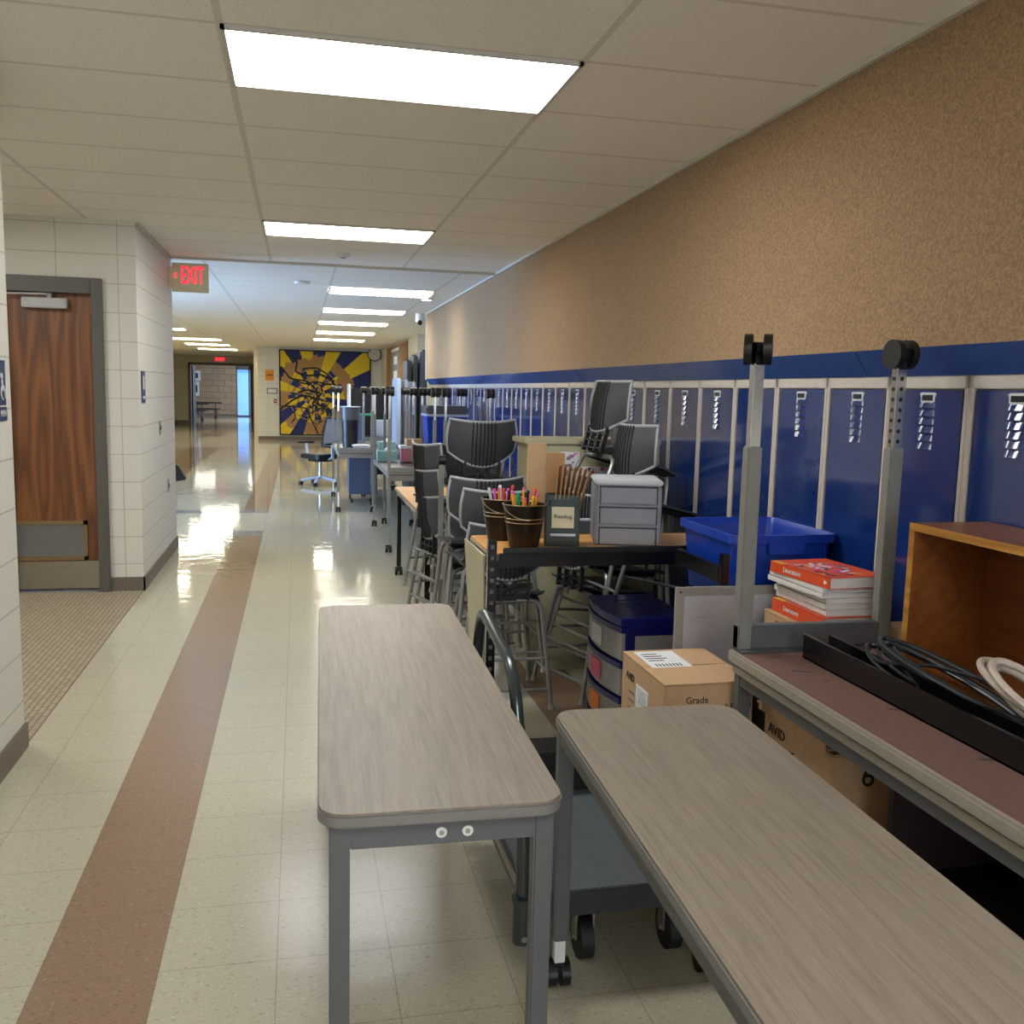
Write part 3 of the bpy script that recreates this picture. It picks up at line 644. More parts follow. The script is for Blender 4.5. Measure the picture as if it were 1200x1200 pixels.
# blue tote
tt = thing('storage_tote', 'large bright blue plastic tote with a folded rim behind the textbooks', 'tote', (1.742, 3.36, .78))
def ring(x, y, z): return [(px, py, z) for px, py in rrect(-x, x, -y, y, .03, 3)]
sec = [(.18, .21, 0), (.20, .235, .235), (.215, .25, .238), (.215, .25, .27), (.208, .243, .27), (.195, .23, .24), (.175, .205, .01)]
vs = []; n = len(ring(1, 1, 0))
for x, y, z in sec: vs += ring(x, y, z)
fs = [tuple(reversed(range(n)))]
for k in range(len(sec)-1):
    for i in range(n): fs.append((k*n+i, k*n+(i+1) % n, (k+1)*n+(i+1) % n, (k+1)*n+i))
fs.append(tuple(range((len(sec)-1)*n, len(sec)*n)))
MB().add(vs, fs).build('tub', M['tote'], tt)
g = MB()
for i in (-3, 3): g.box(i*.055-.003, i*.055+.003, -.242, -.20, .05, .236)
g.box(-.07, .07, -.262, -.248, .20, .27).build('rim_rib', M['tote'], tt, smooth=False)
o = MB().box(1.60, 1.945, 3.13, 3.56, 0, .779).box(1.485, 1.515, 3.09, 3.12, 0, .985).box(1.485, 1.515, 3.12, 3.53, .875, .935).box(1.515, 1.60, 3.12, 3.16, .60, .64).build('black_stand', M['blacks'], bevel=.003); tag(o, 'black stand with the blue tote on top behind the whiteboard', 'stand')
# textbooks
def book(label, x, y, z, w_, l_, t_, rz, top=False, spine=False):
    b_ = thing('textbook', label, 'book', (x, y, z), (0, 0, rz), 'textbooks stacked on the small carton')
    MB().box(.003, w_-.003, .003, l_-.003, .0015, t_-.0015).build('page_block', M['pages'], b_, smooth=False)
    cm = M['orange'] if (top or spine) else M['pages']
    MB().box(0, w_, 0, l_, t_-.0015, t_).box(0, w_, 0, l_, 0, .0015).box(0, .0025, 0, l_, 0, t_).build('cover', cm, b_, smooth=False)
    if top or spine:
        text('LITERATURE' if False else 'Literature', 'spine_title', .024, M['white'], b_, (-.0008, l_*.62, t_*.5), (PI/2, 0, -PI/2))
        MB().add([(-.001, .03, t_*.3), (-.001, .03, t_*.75), (-.001, .012, t_*.52)], [(0, 1, 2)]).build('publisher_mark', M['white'], b_, smooth=False)
        MB().box(-.001, .02, l_*.78, l_*.97, t_-.0016, t_+.0006).build('cover_patch', M['yellow'], b_, smooth=False)
    if top:
        g = MB(); rnd = random.Random(2)
        for i in range(60):
            xx = rnd.uniform(.02, w_-.05); yy = rnd.uniform(.03, l_*.78); s = rnd.uniform(.015, .045); an = rnd.uniform(0, PI)
            g.box(-s/2, s/2, -s*.15, s*.15, t_, t_+.0004+i*.00002, M[rnd.choice(['art', 'art', 'paper', 'inkg', 'yellow', 'orange', 'ppink'])], Matrix.Translation((xx, yy, 0)) @ Matrix.Rotation(an, 4, 'Z'))
        g.build('cover_art', None, b_, smooth=False)
zz = .802
specs = [(.058, 1.655, 2.665, .02, 1, 'bottom orange-spined textbook of the stack'), (.028, 1.675, 2.69, .0, 0, 'grey page edge textbook lying on the bottom orange one'),
         (.024, 1.67, 2.69, .01, 0, 'grey page edge textbook third from the bottom of the stack'), (.024, 1.672, 2.688, -.01, 0, 'grey page edge textbook in the middle of the stack'),
         (.022, 1.65, 2.68, .05, 0, 'grey page edge textbook skewed in the upper half of the stack'), (.020, 1.65, 2.675, .04, 0, 'grey page edge textbook just under the top orange one'),
         (.046, 1.66, 2.655, .1, 2, 'topmost orange textbook with a busy illustrated cover')]
zz = .801
for t_, x, y, rz, k, lab in specs:
    t_ *= .80
    book(lab, x-.01, y, zz, .225, .33, t_, rz, k == 2, k == 1); zz += t_+.0004
# padlock / chrome ring on the locker behind
# blue drawer tower
dt = thing('drawer_tower', 'navy plastic four-drawer tower with bright paper labels on the drawers', 'drawer unit', (1.27, 3.58, 0))
g = MB()
def bow(z0, z1, x_in, bulge, y0, y1, m):
    n = 8; pts = [(x_in+.3, y0), (x_in+.3, y1)]+[(x_in-bulge*math.sin(PI*k/n), y1-(y1-y0)*k/n) for k in range(n+1)]
    return pts
MB().prism(bow(0, 0, .02, .03, 0, .46, None)[::-1], .60, .635).build('top', M['navy'], dt, bevel=.003)
g = MB().box(.04, .32, 0, .46, 0, .60)
g.build('cabinet', M['navy'], dt, bevel=.003)
MB().box(.08, .29, -.0015, .001, .46, .56).box(.08, .29, -.0015, .001, .30, .40).box(.08, .29, -.0015, .001, .15, .25).build('side_window', M['clear'], dt, smooth=False)
for i in range(4):
    z = .005+i*.15
    dr_ = MB().prism(bow(0, 0, .025, .03, .008, .452, None)[::-1], z, z+.118).build('drawer', M['clear'], dt, bevel=.002)
    MB().prism(bow(0, 0, .02, .034, .002, .458, None)[::-1], z+.118, z+.140).build('drawer_rim', M['navy'], dr_)
    mm = [M['yelp'], M['orangep'], M['pinkp'], M['paper']][i]
    MB().add([(-.0095, .18, z+.02), (-.012, .30, z+.02), (-.012, .30, z+.10), (-.0095, .18, z+.10), (-.006, .18, z+.02), (-.006, .30, z+.02), (-.006, .30, z+.10), (-.006, .18, z+.10)], [(0, 1, 2, 3), (0, 4, 5, 1), (3, 2, 6, 7), (0, 3, 7, 4), (1, 5, 6, 2)]).build('paper_label', mm, dr_, smooth=False)
for i, y in enumerate((.14, .20, .26, .34)): MB().box(.10, .30, y, y+.004, .635, .637).build('lid_rib', M['navyb'], dt, smooth=False)

# ---------------- oak table with black frame ----------------
ot = thing('oak_table', 'tall honey oak topped table with buckets and files on it in front of the stools', 'table', (1.30, 3.88, 0))
tp = MB().prism(rrect(-.545, .555, -.23, .27, .03), .894, .90).build('tabletop', M['oak'], ot, smooth=False)
MB().prism(rrect(-.549, .557, -.233, .273, .032), .87, .893).build('edge_band', M['beige'], tp, bevel=.003)
MB().add([(-.575, -.20, .89), (-.575, .24, .89), (-.562, .05, .2), (-.562, -.20, .2), (-.567, -.20, .89), (-.567, .24, .89), (-.554, .05, .2), (-.554, -.20, .2)], [(0, 1, 2, 3), (7, 6, 5, 4), (0, 4, 5, 1), (1, 5, 6, 2), (2, 6, 7, 3), (3, 7, 4, 0)]).build('side_panel', M['cream'], ot, smooth=False)
for sx in (-1, 1):
    x = sx*.535-(.025 if sx < 0 else 0)
    lg = MB().box(x-.012, x+.024, -.285, -.25, 0 if sx < 0 else .74, .965 if sx < 0 else .94).build('leg', M['blacks'], ot, bevel=.003)
    g = MB()
    for i in range(20 if sx < 0 else 7):
        g.box(x-.002, x+.012, -.2870, -.2845, .93-i*.045, .945-i*.045)
    g.build('slot', M['steel'] if False else M['leg'], lg, smooth=False)
    lg = MB().box(sx*.52-.018, sx*.52+.018, .20, .235, 0, .87).build('leg', M['blacks'], ot, bevel=.003)
MB().box(-.525, .535, -.275, -.24, .853, .905).build('front_rail', M['blacks'], ot, bevel=.004)
MB().box(-.50, .48, -.24, -.225, .868, .925).build('upper_rail', M['black'], ot, bevel=.003)
# buckets
def bucket(x, y, label, items, s=1.08):
    t = thing('bucket', label, 'bucket', (x, y, .9))
    n = 28; r0, r1, hh = .058*s, .085*s, .17*s
    vs = []
    for r_, z in ((r0, 0), (r1, hh), (r1-.003, hh), (r0-.003, .004)): vs += [(r_*math.cos(2*PI*i/n), r_*math.sin(2*PI*i/n), z) for i in range(n)]
    fs = [tuple(reversed(range(n)))]
    for k in range(3):
        for i in range(n): fs.append((k*n+i, k*n+(i+1) % n, (k+1)*n+(i+1) % n, (k+1)*n+i))
    fs.append(tuple(range(3*n, 4*n)))
    MB().add(vs, fs).build('pail', M['bucket'], t)
    for z in (.10*s, .115*s, hh-.001):
        r_ = r0+(r1-r0)*z/hh+.001
        MB().tube([(r_*math.cos(2*PI*i/24), r_*math.sin(2*PI*i/24), z) for i in range(24)], .0022, closed=True, n=6).build('hoop', M['wire'], t)
    MB().tube([(-r1*math.cos(PI*i/10), -r1*.98*math.sin(PI*i/10)-.002, hh-.005-.055*math.sin(PI*i/10)) for i in range(6)], .0018, fil=0, n=6).build('bail_handle', M['wire'], t)
    rnd = random.Random(int(x*100))
    for k, (nm, m, lab) in enumerate(items):
        a_ = 2*PI*k/len(items)+rnd.uniform(-.2, .2); rr = .052*s*rnd.uniform(.6, 1.0); L_ = rnd.uniform(.015, .05)
        px, py = rr*math.cos(a_), rr*math.sin(a_); tx, ty = px*.35, py*.35
        top = Vector((px*1.15, py*1.15, hh+L_)); bot = Vector((tx, ty, .012))
        p = thing(nm, lab, nm, (x, y, .9), group=nm+'s in the dark buckets')
        MB().cyl(bot, top, .0058 if nm == 'pencil' else .0062, n=8).build('barrel', m, p)
        dd = (top-bot).normalized()
        MB().cyl(top, top+dd*.012, .0048 if nm == 'pencil' else .008, n=8, r1=.0044 if nm == 'pencil' else .006).build('eraser' if nm == 'pencil' else 'cap', M['ppink'] if nm == 'pencil' else m, p)
fl = [('pencil', 'pencil', 'orange pencil leaning to the right'), ('marker', 'pred', 'red marker'), ('pencil', 'pencil', 'orange pencil at the back rim'), ('pencil', 'pencil', 'orange pencil standing upright near the middle'), ('marker', 'pgreen', 'green marker toward the back'), ('pen', 'pwhite', 'white pen'),
 ('pencil', 'pyel', 'yellow pencil at the left'), ('pencil', 'pencil', 'orange pencil at the left front rim'), ('marker', 'pgreen', 'green marker toward the front'), ('pencil', 'pencil', 'orange pencil at the front rim'), ('pen', 'pblack', 'black pen'), ('marker', 'pyel', 'yellow marker'), ('pencil', 'pencil', 'orange pencil at the right rim')]
bucket(.925, 3.82, 'front dark bronze bucket full of pencils on the oak table', [(a, M[m], '%s in the front dark bucket' % l) for a, m, l in fl])
rl = [('marker', 'pred', 'red marker at the right rim'), ('marker', 'ppink', 'pink marker toward the back'), ('pen', 'pwhite', 'white pen toward the back'), ('marker', 'ppink', 'pink marker at the left'), ('pen', 'pwhite', 'white pen at the left rim'), ('pencil', 'pencil', 'orange pencil'), ('marker', 'pred', 'red marker at the front'), ('pen', 'pblack', 'black pen')]
bucket(.875, 4.03, 'dark bronze bucket of markers behind the pencil bucket on the oak table', [(a, M[m], '%s in the rear dark bucket' % l) for a, m, l in rl])
# file holder 'Reading'
fh = thing('file_holder', 'dark green magazine file with a handwritten Reading label on the oak table', 'file box', (1.018, 3.82, .9), (0, 0, -.2))
MB().box(0, .145, 0, .004, 0, .22).box(0, .145, .09, .094, 0, .22).box(0, .004, 0, .094, 0, .22).box(.141, .145, 0, .094, 0, .22).box(0, .145, 0, .094, 0, .004).build('case', M['green'], fh, smooth=False)
MB().box(.025, .12, -.003, 0, .08, .17).build('label_card', M['labelm'], fh, bevel=.001)
text('Reading', 'handwritten_word', .024, M['ink'], fh, (.073, -.0045, .13), (PI/2, 0, 0))
MB().box(.02, .128, -.012, -.001, .046, .056).build('label_ledge', M['gplastl'], fh, bevel=.002)
MB().box(.012, .133, -.002, 0, .17, .20).box(.012, .02, -.002, 0, .07, .2).box(.126, .133, -.002, 0, .07, .2).build('label_border', M['darkb'] if False else M['green'], fh, smooth=False)
for i in range(7):
    o = MB().box(-.002, .002, -.038, .038, 0, .335).build('wooden_board', M['woodslab'], bevel=.0008)
    o.location = (1.062+i*.011, 3.85, .906); o.rotation_euler = (0, .06+.035*i, -.45)
    tag(o, ['leftmost', 'second', 'third', 'middle', 'fifth', 'sixth', 'rightmost'][i]+' of the seven thin fanned boards in the green file box', 'board', 'thin boards fanned in the green file box')
for i, (x, y, w_, h_, r) in enumerate(((.985, 4.03, .085, .425, .05), (1.065, 4.0, .08, .385, -.05))):
    o = MB().box(0, w_, 0, .012, 0, h_).build('cardboard_divider', M['card'] if i == 0 else M['woodslab'], bevel=.001)
    o.location = (x, y, .9); o.rotation_euler = (0, .0, r); tag(o, ['tallest pale brown card sheet behind the green file box', 'darker brown card sheet between the tall sheet and the fanned boards'][i], 'card')
# grey drawers
gd = thing('drawer_unit', 'grey plastic desktop unit with three drawers on the oak table', 'drawer unit', (1.238, 3.83, .9), (0, 0, -.24))
MB().box(0, .285, 0, .28, 0, .262).build('case', M['gplastic'], gd, bevel=.008)
MB().box(-.003, .288, -.003, .283, .262, .285).build('lid', M['gplastl'], gd, bevel=.006)
for i in range(3):
    z = .185-i*.088
    d_ = MB().box(.022, .263, -.004, .002, z-.003, z+.068).build('drawer', M['gplastic'], gd, bevel=.003)
    MB().box(.018, .267, -.001, .001, z+.066, z+.073).box(.018, .0215, -.001, .001, z-.004, z+.07).box(.2635, .267, -.001, .001, z-.004, z+.07).build('drawer_gap', M['gline'], d_, smooth=False)

# ---------------- stools ----------------
SG = 'charcoal plastic stools stacked by the lockers'
sp = thing('classroom_stool', 'x', 'stool')
def bk(off):
    def fn(u, v):
        wv = .192+.012*math.sin(PI*min(1, v*1.1))
        zb = .650+.085*u*u; zt = .905+.018*u*u
        x = u*wv; z = zb*(1-v)+zt*v; y = -.225-.035*v+.055*u*u+off-.012*math.sin(PI*v)
        return (x, y, z)
    return fn
B = MB().sheet(bk(0), 16, 10, (0, .010, 0)).build('backrest', M['shell'], sp)
per = []
F = bk(.005)
for i in range(17): per.append(F(-1+i/8, 1))
for j in range(9, -1, -1): per.append(F(1, j/10))
for i in range(15, -1, -1): per.append(F(-1+i/8, 0))
for j in range(1, 10): per.append(F(-1, j/10))
MB().tube(per, .0085, closed=True, n=8).build('rim', M['rim'], B)
g = MB()
for k in range(-3, 4):
    u = k*.11; f0 = bk(-.002)
    g.tube([f0(u, v/8) for v in range(0, 9)], .004, fil=0, n=5)
    f1 = bk(.012); g.tube([f1(u, v/8) for v in range(0, 9)], .004, fil=0, n=5)
g.build('rib', M['rib'], B)
g = MB()
for x in (-.10, -.035, .035, .10): g.box(x-.006, x+.006, -.222, -.20, .545, .68)
for z in (.56, .60, .64): g.box(-.11, .11, -.22, -.205, z, z+.008)
for s in (-1, 1): g.tube([(-.035*s, -.212, .56), (.035*s, -.212, .645)], .004, fil=0, n=5)
g.build('lattice', M['rib'], sp)
def seat(u, v): return (u*(.205-.02*(1-v)), -.20+.40*v, .565-.012*(1-u*u)-.03*max(0, v-.8)*5*.5+.03*max(0, .15-v)*6)
MB().sheet(seat, 12, 12, (0, 0, -.012)).build('seat', M['shell'], sp)
MB().box(-.15, .15, -.15, .15, .53, .548).box(-.17, -.14, -.17, .17, .52, .545).box(.14, .17, -.17, .17, .52, .545).build('seat_frame', M['rib'], sp, bevel=.004)
for sx in (-1, 1):
    for sy in (-1, 1):
        L_ = MB().tube([(sx*.05, sy*.16, .535), (sx*.175, sy*.165, .535), (sx*.225, sy*.235, .022)], .0115, fil=.06, n=10).build('leg', M['tube'], sp)
        MB().cyl((sx*.226, sy*.236, 0), (sx*.225, sy*.235, .026), .017, n=14, r1=.013).build('foot_glide', M['glide'], L_)
def lp(sx, sy, z): 
    k = (.535-z)/.513; return (sx*(.175+.05*k), sy*(.165+.07*k), z)
for z, nm in ((.25, 'rung'), (.10, 'rung')):
    MB().tube([lp(-1, -1, z), lp(1, -1, z)], .0075, fil=0, n=8).build(nm, M['tube'], sp)
for s in (-1, 1):
    MB().tube([lp(s, -1, .18), lp(s, 1, .18)], .0075, fil=0, n=8).build('rung', M['tube'], sp)
stools = [
 # x, y, z, rz, rx, label
 (.985, 4.57, 0, .0, 0, 'front stool whose back shows just under the black rail of the oak table'),
 (.965, 4.68, .155, .03, 0, 'stool stacked on the front one, backrest with a bright silver rim behind the pencils'),
 (.955, 4.98, .185, .0, 0, 'stool behind the pencil stack, its rim a little higher and further back'),
 (1.03, 5.55, .465, .02, 0, 'topmost stool facing away with the largest full grey backrest above the stack'),
 (1.03, 5.50, .30, PI, 0, 'stool turned the other way right under the largest backrest'),
 (1.03, 5.42, 0, .02, 0, 'bottom stool of the stack under the largest backrest'),
 (.98, 5.72, .0, -1.35, 0, 'lowest side-on stool at the left side of the stools near the small oak table'),
 (.96, 5.74, .155, -1.35, 0, 'middle side-on stool at the left side of the stools'),
 (.95, 5.76, .31, -1.25, 0, 'upper side-on stool whose black back leans over the small oak table'),
 (1.52, 4.62, 0, -1.25, -.06, 'lowest stool of the stack turned toward the lockers'),
 (1.56, 4.62, .11, -1.25, -.10, 'second stool up in the stack turned toward the lockers'),
 (1.58, 4.60, .20, -1.3, -.12, 'third stool up in the stack turned toward the lockers'),
 (1.63, 4.48, .455, -1.35, -.24, 'stool with striped back rising right above the grey drawer unit'),
 (1.54, 4.70, .67, -1.4, -.28, 'highest stool with striped back against the grey lockers'),
]
for i, (x, y, z, rz, rx, lab) in enumerate(stools):
    place(sp, i == 0, (x, y, z), (rx, 0, rz), label=lab, group=SG)

# small oak side table
o2 = make_table('side_table', 'small honey oak topped table with black legs beside the stools in the aisle', 'table', 1.85, .46, .742, M['oak'], M['beige'], M['blacks'], wheels=True, ext=0, leg=.035, r=.03, thick=.025)
o2.location = (1.01, 6.92, 0)
# leaning upright rod with knob
o = thing('upright_pole', 'slim grey pole with a round knob standing among the side-on stools', 'pole', (.80, 5.35, 0))
MB().box(-.014, .014, -.012, .012, 0, 1.13).build('shaft', M['leglt'], o, bevel=.003)
MB().cyl((-.02, 0, 1.15), (.02, 0, 1.15), .028).build('knob', M['black'], o)

# ---------------- far rows of training tables ----------------
ft = make_table('training_table', 'x', 'table', 1.78, .46, .742, M['gtop'], M['leglt'], M['leglt'], wheels=True, ext=.18, leg=.032, inset=.0, r=.03, thick=.024, rail=False, drop=.03)
ft2 = make_table('upturned_table', 'x', 'table', 1.78, .46, .82, M['gtop'], M['leglt'], M['leglt'], wheels=True, ext=.22, cr=1.3, leg=.032, inset=.0, r=.03, thick=.024, rail=False, drop=.045, under=M['gtop'])
FG = 'training tables standing in rows in the far hall'; UG = 'upside down training tables with wheels in the air'
first = True
rows = [(1.05, 9.80, 'nearest in the left row'), (1.05, 11.75, 'second in the left row'), (1.05, 13.7, 'third in the left row'), (1.58, 9.80, 'nearest in the row beside the lockers'), (1.58, 11.75, 'second in the row beside the lockers'), (1.58, 13.7, 'third in the row beside the lockers'), (.74, 12.72, 'furthest out into the aisle by the swivel chair')]
rows[6] = (.70, 14.2-1.4, rows[6][2])
rows[1] = (1.18, 11.75, rows[1][2]); rows[2] = (1.18, 13.7, rows[2][2]); rows[4] = (1.66, 11.75, rows[4][2]); rows[5] = (1.66, 13.7, rows[5][2])
for i, (x, y, lab) in enumerate(rows):
    place(ft, i == 0, (x, y, 0), label='grey wheeled table standing upright, '+lab, group=FG)
ups = [(1.05, 9.80, 'nearest of the far wheeled tables'), (1.18, 11.75, 'second along the left row'), (1.18, 13.7, 'third along the left row'), (1.66, 11.75, 'beside the lockers, second along'), (1.66, 13.7, 'beside the lockers, third along'), (1.58, 9.80, 'beside the lockers, nearest'), (.70, 12.8, 'on the table furthest out into the aisle')]
for i, (x, y, lab) in enumerate(ups):
    place(ft2, i == 0, (x, y, .742+.82), (PI, 0, 0), label='upside down table with legs up, '+lab, group=UG)
def simple(name, cat, label, m, x0, x1, y0, y1, z0, z1, bev=.006):
    o = MB().box(-(x1-x0)/2, (x1-x0)/2, -(y1-y0)/2, (y1-y0)/2, 0, z1-z0).build(name, m, bevel=bev); o.location = ((x0+x1)/2, (y0+y1)/2, z0); return tag(o, label, cat)
# recycling bin on the tables
rb = thing('recycling_bin', 'blue recycling bin with a pale lid lying among the upturned tables', 'bin', (1.55, 10.2, .785))
MB().add([(-.18, -.18, 0), (.18, -.18, 0), (.18, .18, 0), (-.18, .18, 0), (-.22, -.22, .50), (.22, -.22, .50), (.22, .22, .50), (-.22, .22, .50)], [(3, 2, 1, 0), (4, 5, 6, 7), (0, 1, 5, 4), (1, 2, 6, 5), (2, 3, 7, 6), (3, 0, 4, 7)]).build('body', M['tote'], rb, bevel=.01)
MB().box(-.225, .225, -.225, .225, .50, .60).build('lid', M['bag'], rb, bevel=.02)
MB().box(-.23, .23, -.23, .23, .485, .51).build('rim', M['sheetw'], rb, bevel=.006)
# bin with bag
gb = thing('waste_bin', 'dark waste bin with a grey liner near the swivel chair', 'bin', (.66, 12.45, .78))
MB().cyl((0, 0, 0), (0, 0, .40), .095, r1=.115, n=24).build('body', M['black'], gb)
MB().cyl((0, 0, .36), (0, 0, .53), .12, r1=.128, n=24).build('liner', M['bag'], gb)
MB().tube([(.129*math.cos(2*PI*i/24), .129*math.sin(2*PI*i/24), .53) for i in range(24)], .006, closed=True, n=6).build('liner_rim', M['sheetw'], gb)
def tissue(x, y, z, lab, m):
    t = thing('supply_box', lab, 'box', (x, y, z)); MB().box(-.11, .11, -.06, .06, 0, .10).build('carton', m, t, bevel=.003)
    MB().cyl((0, 0, .10), (.02, 0, .15), .045, n=7, r1=.01).build('tissue', M['paper'], t)
tissue(.94, 10.3, .78, 'pale teal tissue box on the nearest upturned far table', M['teal']); tissue(1.1, 12.1, .78, 'pale teal tissue box on the second upturned far table', M['teal'])
t = thing('storage_box', 'clear box with pink contents on the far tables', 'box', (1.20, 10.2, .78)); MB().box(-.13, .13, -.1, .1, 0, .14).build('tub', M['pinkb'], t, bevel=.004); MB().box(-.14, .14, -.11, .11, .14, .17).build('lid', M['paper'], t, bevel=.004)
simple('paper_box', 'box', 'beige box on top of the pink storage box', M['card'], 1.13, 1.3, 10.1, 10.3, .95, 1.02)
def papers(x, y, z, lab):
    g = MB(); r_ = random.Random(int(x*50))
    for i in range(7): g.box(-.1, .1, -.13, .13, i*.008, i*.008+.006, None, Matrix.Rotation(r_.uniform(-.25, .25), 4, 'Z'))
    o = g.build('paper_stack', M['paper'], smooth=False); o.location = (x, y, z); tag(o, lab, 'paper')
papers(.78, 12.15, .782, 'crumpled white paper pile beside the dark waste bin'); papers(1.75, 10.8, .782, 'white paper pile near the recycling bin')
# dark screens / carts
mc = thing('computer_cart', 'tall black computer cart behind the far tables', 'cart', (1.28, 16.2, 0))
MB().box(-.42, .42, -.3, .3, .12, .9).box(-.40, .40, -.28, .28, .9, 1.55).build('cabinet', M['black'], mc, bevel=.01)
MB().box(-.46, -.43, -.3, .3, .5, 1.62).build('side_panel', M['white'], mc, bevel=.004)
for x in (-.3, .3): MB().cyl((x-.02, -.2, .05), (x+.02, -.2, .05), .05).build('wheel', M['rubber'], mc); MB().cyl((x-.02, .2, .05), (x+.02, .2, .05), .05).build('wheel', M['rubber'], mc)
simple('printer', 'printer', 'white printer standing in front of the black computer cart', M['sheetw'], 1.15, 1.55, 15.2, 15.6, .78, 1.05, .02)
simple('side_table', 'table', 'dark table carrying the white printer', M['black'], 1.05, 1.65, 15.05, 15.75, .72, .78, .01)
simple('green_tray', 'tray', 'green tray among the far upturned tables', M['pgreen'], .93, 1.15, 14.9, 15.1, 1.13, 1.16)
simple('file_crate', 'crate', 'pale crate supporting the green tray', M['blueg'], .9, 1.0, 14.9, 15.1, .72, 1.13)
for i in range(3):
    o = simple('folded_table', 'table', ['pale plastic folded table leaning, leftmost', 'pale plastic folded table leaning, middle', 'pale plastic folded table leaning, rightmost'][i], M['sheetw'], 1.28+i*.11, 1.33+i*.11, 12.6+.1*i, 13.3, 0.8, 1.70-.02*i, .015); o['group'] = 'pale folded tables'
for i in range(3):
    o = simple('stacked_tabletop', 'table', ['dark slate tabletop standing on end, leftmost', 'dark slate tabletop standing on end, middle', 'dark slate tabletop standing on end, rightmost and widest'][i], M['greyfold'], 1.62+i*.10, 1.68+i*.10+(.05 if i == 2 else 0), 14.5, 15.1, 0, 2.02+i*.07, .03); o['group'] = 'dark slate tabletops'
# grey blue cabinet under far table
cb = thing('filing_cabinet', 'blue grey cabinet on wheels beneath the far tables', 'cabinet', (.86, 13.2, 0)); MB().box(-.19, .19, -.3, .3, .12, .68).build('body', M['blueg'], cb, bevel=.006)
for x in (-.15, .15):
    for y in (-.25, .25): MB().cyl((x-.012, y, .03), (x+.012, y, .03), .03).build('wheel', M['rubber'], cb)
for x in (-.15, .15):
    for y in (-.25, .25): MB().box(x-.006, x+.006, y-.006, y+.006, .05, .125).build('wheel_stem', M['steel'], cb, smooth=False)
# office chair
oc = thing('office_chair', 'mesh-backed swivel office chair with pale arms and star base in the aisle', 'chair', (.34, 15.35, 0), (0, 0, -.9))
for k in range(5):
    a = 2*PI*k/5+.3; L_ = MB().tube([(0, 0, .13), (.30*math.cos(a), .30*math.sin(a), .075)], .022, fil=0, n=8).build('base_arm', M['sheetw'], oc)
    MB().cyl((.30*math.cos(a)-.02, .30*math.sin(a), .032), (.30*math.cos(a)+.02, .30*math.sin(a), .032), .032).build('caster', M['rubber'], L_)
MB().cyl((0, 0, .1), (0, 0, .44), .026).build('gas_lift', M['chrome'], oc)
MB().box(-.13, .13, -.15, .15, .38, .43).build('mechanism', M['black'], oc, bevel=.01)
MB().prism(rrect(-.25, .25, -.24, .24, .08), .43, .50).build('seat', M['black'], oc, bevel=.02)
def cb_(u, v): return (u*(.22+.02*math.sin(PI*v)), .25-.05*(1-u*u)*0+.10*v-.03*u*u, .60+.46*v)
bb = MB().sheet(cb_, 10, 10, (0, .008, 0)).build('backrest_mesh', M['mesh'], oc)
pp = [cb_(-1+i/5, 1) for i in range(11)]+[cb_(1, j/10) for j in range(9, -1, -1)]+[cb_(1-i/5, 0) for i in range(1, 11)]+[cb_(-1, j/10) for j in range(1, 10)]
MB().tube(pp, .018, closed=True, n=8).build('backrest_frame', M['black'], bb)
MB().tube([(0, .1, .40), (0, .28, .42), (0, .29, .66)], .025, fil=.08, n=8).build('back_support', M['black'], oc)
for s in (-1, 1):
    A_ = MB().tube([(s*.2, 0, .43), (s*.30, 0, .45), (s*.31, -.02, .66)], .020, fil=.06, n=8).build('arm_support', M['sheetw'], oc)
    MB().box(s*.31-.04, s*.31+.04, -.17, .12, .66, .685).build('arm_pad', M['black'], A_, bevel=.01)

# ---------------- mural wall ----------------
mu = thing('wall_mural_panel', 'large square painted panel of blue and yellow rays with black brush strokes', 'painting', (0, 28.42, 0))
def mural():
    t = NT('painted rays'); tc = t.n('ShaderNodeTexCoord'); s_ = t.n('ShaderNodeSeparateXYZ'); t.l(tc.outputs['Object'], s_.inputs[0])
    x = t.math('SUBTRACT', s_.outputs[0], .46); z = t.math('SUBTRACT', s_.outputs[2], 1.32)
    an = t.math('ARCTAN2', z, x); k = t.math('FLOOR', t.math('MULTIPLY', t.math('ADD', an, PI+.12), 22/(2*PI)))
    par = t.math('MODULO', k, 2)
    r = t.math('SQRT', t.math('ADD', t.math('MULTIPLY', x, x), t.math('MULTIPLY', z, z)))
    cb2 = t.n('ShaderNodeCombineXYZ'); t.l(k, cb2.inputs[0]); wn_ = t.n('ShaderNodeTexWhiteNoise'); t.l(cb2.outputs[0], wn_.inputs[0])
    nz = t.noise(tc.outputs['Object'], 5, 4, .7)
    rr = t.math('ADD', r, t.math('MULTIPLY', t.math('SUBTRACT', nz, .5), .5)); rr = t.math('ADD', rr, t.math('MULTIPLY', wn_.outputs[0], .35))
    ringm = t.math('MULTIPLY', t.math('GREATER_THAN', rr, .98), t.math('LESS_THAN', rr, 1.32))
    ringm = t.math('MULTIPLY', ringm, t.math('GREATER_THAN', wn_.outputs[0], .3))
    ring2 = t.math('LESS_THAN', t.math('FRACT', t.math('MULTIPLY', rr, 3.1)), .30)
    inner = t.math('MULTIPLY', t.math('LESS_THAN', r, .66), ring2)
    flip = t.math('LESS_THAN', t.math('FRACT', t.math('ADD', t.math('MULTIPLY', r, 1.15), .15)), .5)
    col = t.mix(t.math('ABSOLUTE', t.math('SUBTRACT', par, t.math('MULTIPLY', t.math('LESS_THAN', r, .75), flip))), hexc('0f1f63'), hexc('e0c10e'))
    col = t.mix(t.math('MAXIMUM', ringm, inner), col, hexc('a8804a'))
    t.l(col, t.b.inputs['Base Color']); t.b.inputs['Roughness'].default_value = .6; return t.m
